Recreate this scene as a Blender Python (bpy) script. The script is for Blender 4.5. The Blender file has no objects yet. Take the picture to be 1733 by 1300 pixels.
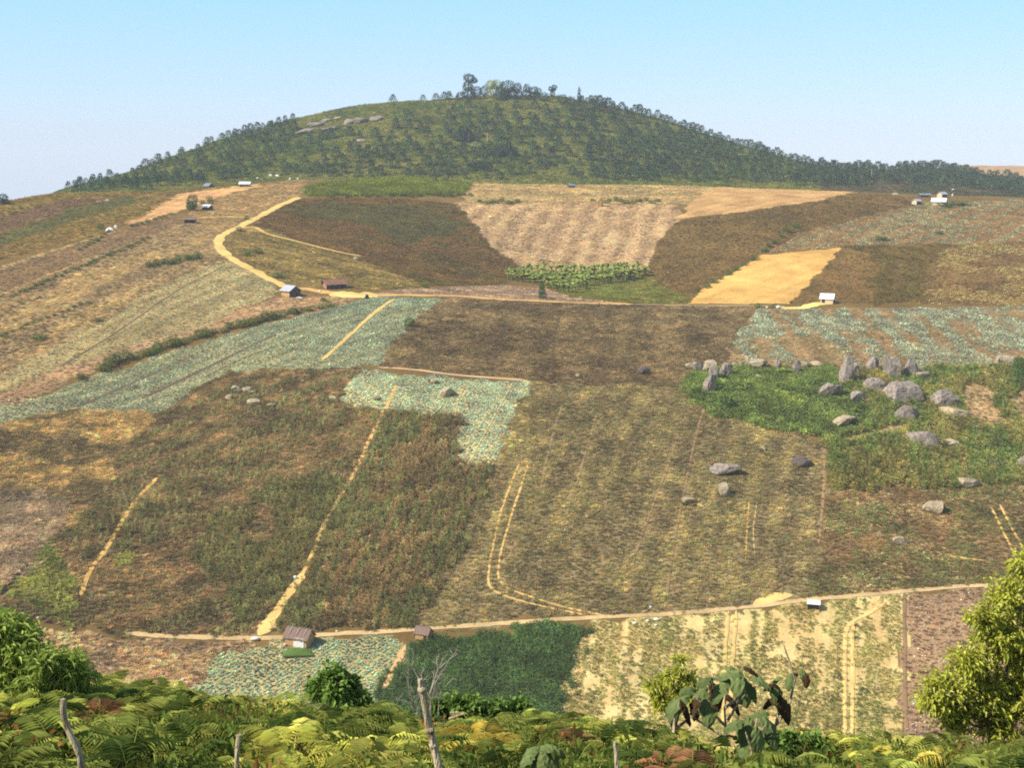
import bpy, math, random
import numpy as np

rng = np.random.default_rng(11)
random.seed(11)
S = bpy.context.scene
COL = S.collection

# ------------------------------------------------------------------ camera geometry
W, H, F = 1733.0, 1300.0, 2300.0
CX, CY, Y0 = W / 2, H / 2, 270.0
PITCH = math.atan((CY - Y0) / F)
cp, sp = math.cos(PITCH), math.sin(PITCH)


def ray(px, py):
    u = (np.asarray(px, float) - CX) / F
    v = (CY - np.asarray(py, float)) / F
    return u, cp + v * sp, -sp + v * cp


def at_depth(px, py, Y):
    dx, dy, dz = ray(px, py)
    s = Y / dy
    return np.array([dx * s, Y + 0 * s, dz * s]).T


def project(x, y, z):
    d = y * cp - z * sp
    d = np.where(np.abs(d) < 0.01, 0.01, d)
    return CX + F * x / d, CY - F * (y * sp + z * cp) / d, d


def mpp(p):
    """metres per photograph pixel at a point"""
    return (p[1] * cp - p[2] * sp) / F


# ------------------------------------------------------------------ maths helpers
def pchip(xk, yk, x):
    xk = np.asarray(xk, float); yk = np.asarray(yk, float); x = np.asarray(x, float)
    h = np.diff(xk); d = np.diff(yk) / h
    m = np.zeros_like(yk)
    if len(xk) == 2:
        m[:] = d[0]
    else:
        w1 = 2 * h[1:] + h[:-1]; w2 = h[1:] + 2 * h[:-1]
        ok = d[:-1] * d[1:] > 0
        dm = np.where(ok, d[:-1], 1); dp = np.where(ok, d[1:], 1)
        m[1:-1] = np.where(ok, (w1 + w2) / (w1 / dm + w2 / dp), 0)
        m[0], m[-1] = d[0], d[-1]
    i = np.clip(np.searchsorted(xk, x) - 1, 0, len(xk) - 2)
    xc = np.clip(x, xk[0], xk[-1])
    t = (xc - xk[i]) / h[i]
    return ((2 * t**3 - 3 * t**2 + 1) * yk[i] + (t**3 - 2 * t**2 + t) * h[i] * m[i]
            + (-2 * t**3 + 3 * t**2) * yk[i + 1] + (t**3 - t**2) * h[i] * m[i + 1])


def _hash(ix, iy, seed):
    n = (ix.astype(np.int64) * 374761393 + iy.astype(np.int64) * 668265263 + seed * 974634777) & 0xFFFFFFFF
    n = ((n ^ (n >> 13)) * 1274126177) & 0xFFFFFFFF
    n = n ^ (n >> 16)
    return (n & 0xFFFF) / 65535.0


def vnoise(x, y, seed=0):
    ix, iy = np.floor(x), np.floor(y)
    fx, fy = x - ix, y - iy
    fx = fx * fx * (3 - 2 * fx); fy = fy * fy * (3 - 2 * fy)
    a = _hash(ix, iy, seed); b = _hash(ix + 1, iy, seed)
    c = _hash(ix, iy + 1, seed); d = _hash(ix + 1, iy + 1, seed)
    return a + (b - a) * fx + (c - a) * fy + (a - b - c + d) * fx * fy


def fbm(x, y, seed=0, octv=3):
    s = 0; a = 0.5; t = 0
    for k in range(octv):
        s = s + a * vnoise(x * 2**k + 17.3 * k, y * 2**k - 9.1 * k, seed + k); t += a; a *= 0.55
    return s / t


def sstep(a, b, x):
    t = np.clip((x - a) / (b - a), 0, 1)
    return t * t * (3 - 2 * t)


def lin(c, k=1.0):
    c = np.asarray(c, float) / 255.0
    return np.where(c <= 0.04045, c / 12.92, ((c + 0.055) / 1.055) ** 2.4) * k


def inside(px, py, poly):
    poly = np.asarray(poly, float)
    r = np.zeros(len(px), bool)
    x0, y0 = poly[-1]
    for x1, y1 in poly:
        if y1 != y0:
            c = ((y1 > py) != (y0 > py)) & (px < (x0 - x1) * (py - y1) / (y0 - y1) + x1)
            r ^= c
        x0, y0 = x1, y1
    return r


def densify(poly, step=12.0, closed=True):
    out = []
    n = len(poly)
    for i in range(n if closed else n - 1):
        a = np.array(poly[i], float); b = np.array(poly[(i + 1) % n], float)
        k = max(1, int(np.hypot(*(b - a)) / step))
        for j in range(k):
            out.append(a + (b - a) * j / k)
    if not closed:
        out.append(np.array(poly[-1], float))
    return np.array(out)


def smooth_line(pts, step=6.0):
    pts = np.array(pts, float)
    t = np.r_[0, np.cumsum(np.hypot(*np.diff(pts, axis=0).T))]
    n = max(2, int(t[-1] / step))
    tt = np.linspace(0, t[-1], n)
    return np.array([pchip(t, pts[:, 0], tt), pchip(t, pts[:, 1], tt)]).T


# ------------------------------------------------------------------ terrain height
# each row: where a feature line of the land runs in the photograph and how far away it is
ROWS = [
    ([(0, 1480), (1733, 1480)], [(0, 150), (1733, 150)]),
    ([(0, 1275), (1733, 1262)], [(0, 184), (1733, 186)]),
    ([(0, 1036), (60, 1045), (150, 1065), (300, 1078), (430, 1080), (520, 1076), (700, 1068), (900, 1052), (1030, 1045), (1200, 1035), (1400, 1014), (1550, 1003), (1733, 986)],
     [(0, 207), (430, 210), (900, 214), (1300, 222), (1733, 230)]),
    ([(0, 862), (430, 852), (900, 842), (1300, 832), (1733, 822)], [(0, 246), (900, 251), (1733, 264)]),
    ([(0, 700), (250, 680), (430, 645), (640, 625), (900, 640), (1200, 640), (1450, 640), (1733, 632)], [(0, 286), (480, 303), (900, 304), (1300, 308), (1733, 322)]),
    ([(0, 562), (150, 545), (300, 528), (480, 500), (620, 499), (760, 505), (950, 510), (1150, 516), (1450, 518), (1733, 515)],
     [(0, 332), (300, 352), (480, 368), (620, 371), (950, 375), (1200, 378), (1450, 384), (1733, 392)]),
    ([(0, 470), (200, 438), (370, 410), (480, 428), (600, 448), (800, 472), (950, 480), (1050, 480), (1150, 470), (1300, 442), (1450, 448), (1733, 450)],
     [(0, 374), (200, 400), (370, 432), (480, 424), (700, 421), (950, 425), (1100, 425), (1250, 430), (1733, 438)]),
    ([(0, 400), (200, 374), (370, 350), (500, 345), (650, 345), (780, 350), (950, 345), (1130, 345), (1300, 350), (1450, 368), (1733, 386)],
     [(0, 420), (200, 455), (370, 500), (500, 512), (800, 515), (950, 520), (1200, 520), (1450, 510), (1733, 510)]),
    ([(-300, 420), (0, 343), (100, 328), (250, 325), (370, 318), (500, 306), (650, 304), (800, 310), (950, 313), (1150, 315), (1300, 320), (1450, 325), (1600, 330), (1733, 334)],
     [(0, 480), (100, 515), (250, 545), (370, 566), (500, 588), (800, 590), (950, 586), (1200, 590), (1450, 590), (1733, 600)]),
    ([(-300, 440), (0, 352), (100, 333), (250, 328), (370, 321), (500, 309), (650, 308), (800, 314), (950, 317), (1150, 319), (1300, 323), (1450, 328), (1600, 333), (1733, 337)],
     [(0, 545), (250, 600), (500, 640), (1000, 640), (1733, 650)]),
    ([(-300, 470), (0, 362), (100, 328), (250, 300), (370, 276), (500, 256), (700, 242), (900, 242), (1100, 256), (1250, 277), (1380, 294), (1500, 305), (1600, 308), (1733, 314)],
     [(0, 640), (250, 685), (500, 720), (900, 730), (1200, 740), (1500, 750), (1733, 770)]),
    ([(-300, 520), (0, 374), (100, 326), (200, 298), (300, 264), (400, 230), (500, 202), (600, 183), (660, 174), (750, 169), (800, 164), (860, 162), (920, 163), (1000, 175), (1100, 199), (1200, 231), (1300, 260), (1380, 282), (1450, 287), (1510, 290), (1560, 285), (1640, 293), (1733, 304)],
     [(0, 730), (100, 735), (250, 790), (500, 835), (900, 870), (1200, 860), (1400, 870), (1500, 900), (1733, 930)]),
    ([(-300, 560), (0, 420), (100, 380), (300, 330), (500, 285), (800, 250), (1000, 250), (1200, 290), (1400, 310), (1500, 314), (1600, 312), (1733, 318)],
     [(0, 1000), (500, 1080), (900, 1120), (1400, 1100), (1733, 1130)]),
    ([(-300, 600), (0, 470), (500, 400), (1000, 380), (1400, 330), (1520, 300), (1600, 283), (1660, 280), (1733, 281), (1900, 279), (2400, 300)],
     [(0, 1500), (800, 1500), (1733, 1500)]),
    ([(-300, 620), (0, 480), (1000, 440), (1500, 340), (1733, 320), (2400, 330)], [(0, 2100), (1733, 2100)]),
    ([(-300, 640), (0, 500), (1000, 480), (1733, 400), (2400, 400)], [(0, 2700), (1733, 2700)]),
]
NEAR = [(-60, 8.0), (-25, 4.5), (-8, -0.2), (0, -1.75), (4, -3.15), (8, -4.28), (10, -4.98), (14, -6.26), (17, -7.9), (26, -14.5), (45, -26), (80, -47), (115, -68)]
TS = 60.0
tg = np.unique(np.r_[np.linspace(-2.2, -0.42, 40), np.linspace(-0.42, 0.42, 800), np.linspace(0.42, 2.2, 40)])
yg = np.unique(np.round(np.r_[np.linspace(-55, 0, 12), np.linspace(0, 30, 40), np.linspace(32, 150, 30), np.linspace(150, 330, 330),
                    np.linspace(330, 620, 330), np.linspace(620, 900, 150), np.linspace(900, 2600, 60)], 3))
_kY = []; _kZ = []
for Yn, zn in NEAR:
    _kY.append(np.full(len(tg), float(Yn))); _kZ.append(np.full(len(tg), float(zn)))
pxs = np.linspace(-2600, 4400, 1400)
for yk, dk in ROWS:
    yk = np.array(yk, float); dk = np.array(dk, float)
    yy = pchip(yk[:, 0], yk[:, 1], pxs); dd = pchip(dk[:, 0], dk[:, 1], pxs)
    p = at_depth(pxs, yy, dd)
    t = p[:, 0] / (p[:, 1] + TS)
    o = np.argsort(t)
    _kY.append(np.interp(tg, t[o], p[o, 1])); _kZ.append(np.interp(tg, t[o], p[o, 2]))
_kY = np.array(_kY); _kZ = np.array(_kZ)
assert (np.diff(_kY, axis=0) > 1).all(), np.argwhere(np.diff(_kY, axis=0) <= 1)[:5]
Z = np.empty((len(yg), len(tg)))
for j in range(len(tg)):
    Z[:, j] = pchip(_kY[:, j], _kZ[:, j], yg)
X = tg[None, :] * (yg[:, None] + TS); YY = np.repeat(yg[:, None], len(tg), 1)
amp = sstep(120, 260, YY) * (0.35 + 0.9 * sstep(500, 900, YY))
Z += amp * (fbm(X / 22, YY / 22, 3, 3) - 0.5) * 2.0
nb = 1 - sstep(14, 40, YY)
Z += nb * ((fbm(X / 3.0, YY / 3.0, 5, 2) - 0.5) * 0.5 - 0.04 * np.clip(X, -6, 6))


def hgt(x, y):
    t = x / (y + TS)
    fi = np.interp(y, yg, np.arange(len(yg))); fj = np.interp(t, tg, np.arange(len(tg)))
    i = np.minimum(fi.astype(int), len(yg) - 2); j = np.minimum(fj.astype(int), len(tg) - 2)
    a = fi - i; b = fj - j
    return (Z[i, j] * (1 - a) * (1 - b) + Z[i + 1, j] * a * (1 - b) + Z[i, j + 1] * (1 - a) * b + Z[i + 1, j + 1] * a * b)


_RY = np.r_[np.geomspace(120, 900, 900), np.linspace(902, 2500, 200)]


def cast(px, py, far=True):
    """where the sight line through a photograph pixel meets the land"""
    px = np.atleast_1d(np.asarray(px, float)); py = np.atleast_1d(np.asarray(py, float))
    out = np.zeros((len(px), 3))
    for s in range(0, len(px), 400):
        dx, dy, dz = ray(px[s:s + 400], py[s:s + 400])
        xs = (dx / dy)[:, None] * _RY; zr = (dz / dy)[:, None] * _RY
        g = hgt(xs.ravel(), np.tile(_RY, len(dx))).reshape(xs.shape) - zr
        hit = g >= 0
        k = np.where(hit.any(1), hit.argmax(1), np.argmax(g[:, :760], 1))
        k = np.maximum(k, 1); r = np.arange(len(dx))
        g0, g1 = g[r, k - 1], g[r, k]
        f = np.where((g1 > 0) & (g0 < 0), -g0 / np.where(g1 == g0, 1, g1 - g0), 1.0)
        Yh = _RY[k - 1] + f * (_RY[k] - _RY[k - 1])
        xh = dx / dy * Yh
        out[s:s + 400] = np.c_[xh, Yh, hgt(xh, Yh)]
    return out


def visible(P, tol=1.5):
    """False where a nearer rise of the land hides the point"""
    x, y, z = P.T
    ok = np.ones(len(P), bool)
    for f in np.linspace(0.35, 0.985, 40):
        ok &= hgt(x * f, y * f) < z * f + tol
    return ok


# ------------------------------------------------------------------ object helpers
def tag(o, label=None, cat=None, group=None, kind=None):
    if label: o['label'] = label
    if cat: o['category'] = cat
    if group: o['group'] = group
    if kind: o['kind'] = kind
    return o


def empty(name, loc, label, cat, group=None, rz=0.0):
    o = bpy.data.objects.new(name, None); COL.objects.link(o)
    o.location = [float(v) for v in loc]; o.rotation_euler = (0, 0, rz)
    o.empty_display_size = 0.3
    return tag(o, label, cat, group)


def copy_tree(o, parent=None):
    c = o.copy(); COL.objects.link(c)
    if parent: c.parent = parent
    for ch in list(o.children):
        copy_tree(ch, c)
    return c


class MB:
    """collects vertices and faces of one mesh"""
    def __init__(self):
        self.v = []; self.f = []; self.s = []; self.n = 0

    def add(self, verts, faces, shade=1.0):
        verts = np.asarray(verts, float)
        self.v.append(verts)
        for f in faces:
            self.f.append([int(i) + self.n for i in f])
        if np.isscalar(shade): self.s += [shade] * len(faces)
        else: self.s += list(shade)
        self.n += len(verts)
        return self

    def box(self, c, size, rz=0.0, shade=1.0):
        x, y, z = np.array(size) / 2
        v = np.array([[-x, -y, -z], [x, -y, -z], [x, y, -z], [-x, y, -z], [-x, -y, z], [x, -y, z], [x, y, z], [-x, y, z]])
        co, si = math.cos(rz), math.sin(rz)
        v = np.c_[v[:, 0] * co - v[:, 1] * si, v[:, 0] * si + v[:, 1] * co, v[:, 2]] + np.array(c)
        return self.add(v, [(0, 3, 2, 1), (4, 5, 6, 7), (0, 1, 5, 4), (1, 2, 6, 5), (2, 3, 7, 6), (3, 0, 4, 7)], shade)

    def tube(self, pts, rad, k=7, wob=0.0, shade=1.0, cap=True):
        pts = np.asarray(pts, float); rad = np.broadcast_to(rad, len(pts))
        vs = []
        ref = np.array([0.31, 0.95, 0.05])
        for i, p in enumerate(pts):
            d = pts[min(i + 1, len(pts) - 1)] - pts[max(i - 1, 0)]
            d = d / (np.linalg.norm(d) + 1e-9)
            a = np.cross(d, ref); a /= np.linalg.norm(a) + 1e-9
            b = np.cross(d, a)
            for q in range(k):
                th = 2 * math.pi * q / k
                r = rad[i] * (1 + wob * (random.random() - 0.5))
                vs.append(p + r * (math.cos(th) * a + math.sin(th) * b))
        fs = []
        for i in range(len(pts) - 1):
            for q in range(k):
                fs.append((i * k + q, i * k + (q + 1) % k, (i + 1) * k + (q + 1) % k, (i + 1) * k + q))
        if cap:
            fs.append(tuple(range(k - 1, -1, -1))); fs.append(tuple((len(pts) - 1) * k + q for q in range(k)))
        return self.add(vs, fs, shade)

    def leaves(self, cen, direc, length, width, up=None, shade=None, fold=0.12, droop=0.25):
        """many two-facet pointed leaves"""
        cen = np.asarray(cen, float); n = len(cen)
        d = direc / (np.linalg.norm(direc, axis=1, keepdims=True) + 1e-9)
        if up is None:
            up = rng.normal(size=(n, 3)) * 0.5 + [0, 0, 1]
        s = np.cross(d, up); s /= np.linalg.norm(s, axis=1, keepdims=True) + 1e-9
        nn = np.cross(s, d)
        L = np.broadcast_to(np.asarray(length, float), n)[:, None]; Wd = np.broadcast_to(np.asarray(width, float), n)[:, None]
        base = cen; tip = cen + d * L - np.array([0, 0, 1]) * L * droop
        mid = cen + d * L * 0.45 - nn * L * fold * 0.6
        a = mid + s * Wd / 2 + nn * L * fold; b = mid - s * Wd / 2 + nn * L * fold
        v = np.stack([base, a, tip, b], 1).reshape(-1, 3)
        i = np.arange(n)[:, None] * 4
        f = np.concatenate([i + [0, 1, 2], i + [0, 2, 3]], 1).reshape(-1, 3)
        if shade is None: shade = rng.uniform(0.7, 1.3, n)
        sh = np.repeat(np.broadcast_to(shade, n), 2)
        return self.add(v, f, sh)

    def mesh(self, name, mat, smooth=False):
        me = bpy.data.meshes.new(name)
        v = np.concatenate(self.v) if self.v else np.zeros((0, 3))
        me.from_pydata(v.tolist(), [], self.f)
        at = me.attributes.new('shade', 'FLOAT', 'FACE')
        at.data.foreach_set('value', np.asarray(self.s, np.float32))
        if mat: me.materials.append(mat)
        if smooth: me.polygons.foreach_set('use_smooth', [True] * len(me.polygons))
        me.update()
        return me

    def build(self, name, mat, parent=None, smooth=False, loc=None):
        o = bpy.data.objects.new(name, self.mesh(name, mat, smooth)); COL.objects.link(o)
        if parent: o.parent = parent
        if loc is not None: o.location = [float(q) for q in loc]
        return o


# ------------------------------------------------------------------ materials
def nodes(name):
    m = bpy.data.materials.new(name); m.use_nodes = True
    nt = m.node_tree; nt.nodes.clear()
    out = nt.nodes.new('ShaderNodeOutputMaterial')
    return m, nt, out


def N(nt, typ, **kw):
    n = nt.nodes.new(typ)
    for k, v in kw.items(): setattr(n, k, v)
    return n


def leaf_mat(name, col=None, transl=0.25, gloss=0.0, attr=None, k=1.0):
    """foliage: own colour (or the plant's own tint), each leaf a little different"""
    m, nt, out = nodes(name); L = nt.links.new
    sh = N(nt, 'ShaderNodeAttribute', attribute_name='shade')
    oi = N(nt, 'ShaderNodeObjectInfo')
    mr = N(nt, 'ShaderNodeMapRange'); mr.inputs['To Min'].default_value = 0.8; mr.inputs['To Max'].default_value = 1.2
    L(oi.outputs['Random'], mr.inputs['Value'])
    mul = N(nt, 'ShaderNodeMath', operation='MULTIPLY'); L(sh.outputs['Fac'], mul.inputs[0]); L(mr.outputs[0], mul.inputs[1])
    vm = N(nt, 'ShaderNodeVectorMath', operation='SCALE')
    if attr:
        a = N(nt, 'ShaderNodeAttribute', attribute_name=attr, attribute_type='INSTANCER')
        L(a.outputs['Color'], vm.inputs[0])
    else:
        vm.inputs[0].default_value = [float(q) for q in lin(col, k)]
    L(mul.outputs[0], vm.inputs['Scale'])
    d = N(nt, 'ShaderNodeBsdfDiffuse'); L(vm.outputs[0], d.inputs['Color'])
    t = N(nt, 'ShaderNodeBsdfTranslucent'); L(vm.outputs[0], t.inputs['Color'])
    mx = N(nt, 'ShaderNodeMixShader'); mx.inputs[0].default_value = transl
    L(d.outputs[0], mx.inputs[1]); L(t.outputs[0], mx.inputs[2])
    last = mx
    if gloss > 0:
        g = N(nt, 'ShaderNodeBsdfGlossy'); g.inputs['Roughness'].default_value = 0.38
        g.inputs['Color'].default_value = (0.8, 0.8, 0.75, 1)
        m2 = N(nt, 'ShaderNodeMixShader'); m2.inputs[0].default_value = gloss
        L(mx.outputs[0], m2.inputs[1]); L(g.outputs[0], m2.inputs[2]); last = m2
    L(last.outputs[0], out.inputs['Surface'])
    return m


def rough_mat(name, c1, c2, scale=2.0, k=1.0, rough=0.9, bump=0.3, detail=6, stretch=(1, 1, 1), metal=0.0, wave=None, spots=None):
    """two-colour noisy solid surface"""
    m, nt, out = nodes(name); L = nt.links.new
    tc = N(nt, 'ShaderNodeTexCoord'); mp = N(nt, 'ShaderNodeMapping'); mp.inputs['Scale'].default_value = stretch
    L(tc.outputs['Object'], mp.inputs['Vector'])
    no = N(nt, 'ShaderNodeTexNoise'); no.inputs['Scale'].default_value = scale; no.inputs['Detail'].default_value = detail
    no.inputs['Roughness'].default_value = 0.65
    L(mp.outputs[0], no.inputs['Vector'])
    cr = N(nt, 'ShaderNodeValToRGB')
    cr.color_ramp.elements[0].position = 0.33; cr.color_ramp.elements[1].position = 0.68
    cr.color_ramp.elements[0].color = [*lin(c1, k), 1]; cr.color_ramp.elements[1].color = [*lin(c2, k), 1]
    L(no.outputs['Fac'], cr.inputs[0])
    colo = cr.outputs[0]
    if spots:
        n2 = N(nt, 'ShaderNodeTexNoise'); n2.inputs['Scale'].default_value = spots[1]; n2.inputs['Detail'].default_value = 3
        L(tc.outputs['Object'], n2.inputs['Vector'])
        r2 = N(nt, 'ShaderNodeValToRGB'); r2.color_ramp.elements[0].position = spots[2]; r2.color_ramp.elements[1].position = spots[2] + 0.07
        L(n2.outputs['Fac'], r2.inputs[0])
        mxc = N(nt, 'ShaderNodeMix', data_type='RGBA'); L(r2.outputs[0], mxc.inputs[0]); L(colo, mxc.inputs[6])
        mxc.inputs[7].default_value = [*lin(spots[0], k), 1]; colo = mxc.outputs[2]
    p = N(nt, 'ShaderNodeBsdfPrincipled'); p.inputs['Roughness'].default_value = rough; p.inputs['Metallic'].default_value = metal
    p.inputs['Specular IOR Level'].default_value = 0.2
    L(colo, p.inputs['Base Color'])
    if bump:
        bp = N(nt, 'ShaderNodeBump'); bp.inputs['Strength'].default_value = bump; bp.inputs['Distance'].default_value = 0.1
        hsrc = no.outputs['Fac']
        if wave:
            wv = N(nt, 'ShaderNodeTexWave'); wv.inputs['Scale'].default_value = wave; wv.bands_direction = 'X'
            L(tc.outputs['Object'], wv.inputs['Vector']); hsrc = wv.outputs['Fac']
        L(hsrc, bp.inputs['Height']); L(bp.outputs[0], p.inputs['Normal'])
    L(p.outputs[0], out.inputs['Surface'])
    return m


def soil_mat(name, attr=None, cols=None, k=1.0, grain=1.0):
    m, nt, out = nodes(name); L = nt.links.new
    tc = N(nt, 'ShaderNodeTexCoord')
    n1 = N(nt, 'ShaderNodeTexNoise'); n1.inputs['Scale'].default_value = 1.4 * grain; n1.inputs['Detail'].default_value = 6; n1.inputs['Roughness'].default_value = 0.75
    n2 = N(nt, 'ShaderNodeTexNoise'); n2.inputs['Scale'].default_value = 0.11 * grain; n2.inputs['Detail'].default_value = 4
    L(tc.outputs['Object'], n1.inputs['Vector']); L(tc.outputs['Object'], n2.inputs['Vector'])
    ad = N(nt, 'ShaderNodeMath', operation='ADD'); L(n1.outputs['Fac'], ad.inputs[0]); L(n2.outputs['Fac'], ad.inputs[1])
    mr = N(nt, 'ShaderNodeMapRange'); mr.inputs['From Min'].default_value = 0.7; mr.inputs['From Max'].default_value = 1.3
    mr.inputs['To Min'].default_value = 0.68; mr.inputs['To Max'].default_value = 1.3
    L(ad.outputs[0], mr.inputs['Value'])
    vm = N(nt, 'ShaderNodeVectorMath', operation='SCALE'); L(mr.outputs[0], vm.inputs['Scale'])
    if attr:
        a = N(nt, 'ShaderNodeAttribute', attribute_name=attr); L(a.outputs['Color'], vm.inputs[0])
    else:
        vm.inputs[0].default_value = [float(q) for q in lin(cols, k)]
    p = N(nt, 'ShaderNodeBsdfDiffuse'); L(vm.outputs[0], p.inputs['Color'])
    bp = N(nt, 'ShaderNodeBump'); bp.inputs['Strength'].default_value = 0.5; bp.inputs['Distance'].default_value = 0.25
    L(n1.outputs['Fac'], bp.inputs['Height']); L(bp.outputs[0], p.inputs['Normal'])
    L(p.outputs[0], out.inputs['Surface'])
    return m
# ------------------------------------------------------------------ land surface, fields, roads, crops
KS, KC = 0.80, 1.6

# crop = (kind, plants per m2, size range, colour a, colour b, patch size m, patch low, patch high)


def tone(c):
    """take the chroma of a noted colour down a little"""
    c = np.asarray(c, float); l = c @ np.array([.3, .59, .11])
    return np.clip((l + (c - l) * .70) * 1.12, 0, 252)


GAIN = {0: (0.957, 1.002, 0.5), 1: (0.967, 0.852, 0.52), 2: (1.22, 1.125, 1.038), 3: (0.959, 0.939, 0.803), 4: (1.2, 1.213, 1.079), 5: (1.0, 1.0, 1.0), 6: (1.074, 1.215, 1.324), 7: (0.943, 0.943, 0.943), 8: (1.298, 1.332, 1.288), 9: (1.054, 1.054, 1.054), 10: (1.042, 1.145, 1.219), 11: (1.449, 1.535, 1.516), 12: (1.32, 1.415, 1.388), 13: (1.138, 1.252, 1.288), 14: (1.185, 1.32, 1.542), 15: (1.133, 1.133, 1.133), 16: (1.2, 1.37, 1.05), 17: (0.86, 0.76, 0.58), 18: (0.67, 0.67, 0.67), 19: (1.301, 1.26, 1.142), 20: (1.404, 1.237, 0.9), 21: (1.103, 1.072, 0.831), 22: (1.009, 0.954, 0.935), 23: (0.869, 0.756, 0.531), 24: (0.822, 0.802, 0.503), 25: (1.132, 0.964, 0.579), 26: (1.125, 1.01, 0.767), 27: (1.012, 0.979, 0.651), 28: (1.009, 0.942, 0.792), 29: (0.969, 0.938, 0.799), 30: (0.996, 0.993, 0.924), 31: (0.971, 0.982, 0.932), 32: (1.321, 1.164, 0.5), 33: (1.261, 1.174, 0.737), 34: (1.069, 1.064, 0.827), 35: (0.865, 0.94, 1.015), 36: (1.075, 1.016, 0.628), 37: (0.5, 0.5, 0.5), 38: (1.435, 1.381, 1.042), 39: (0.778, 0.771, 0.504), 40: (0.794, 0.679, 0.555), 41: (0.874, 0.861, 0.5), 42: (1.267, 1.218, 1.089), 43: (1.058, 1.183, 0.79), 44: (1.215, 1.305, 1.239), 45: (0.95, 0.85, 0.8), 46: (0.95, 0.85, 0.8), 47: (0.95, 0.85, 0.8)}
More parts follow.
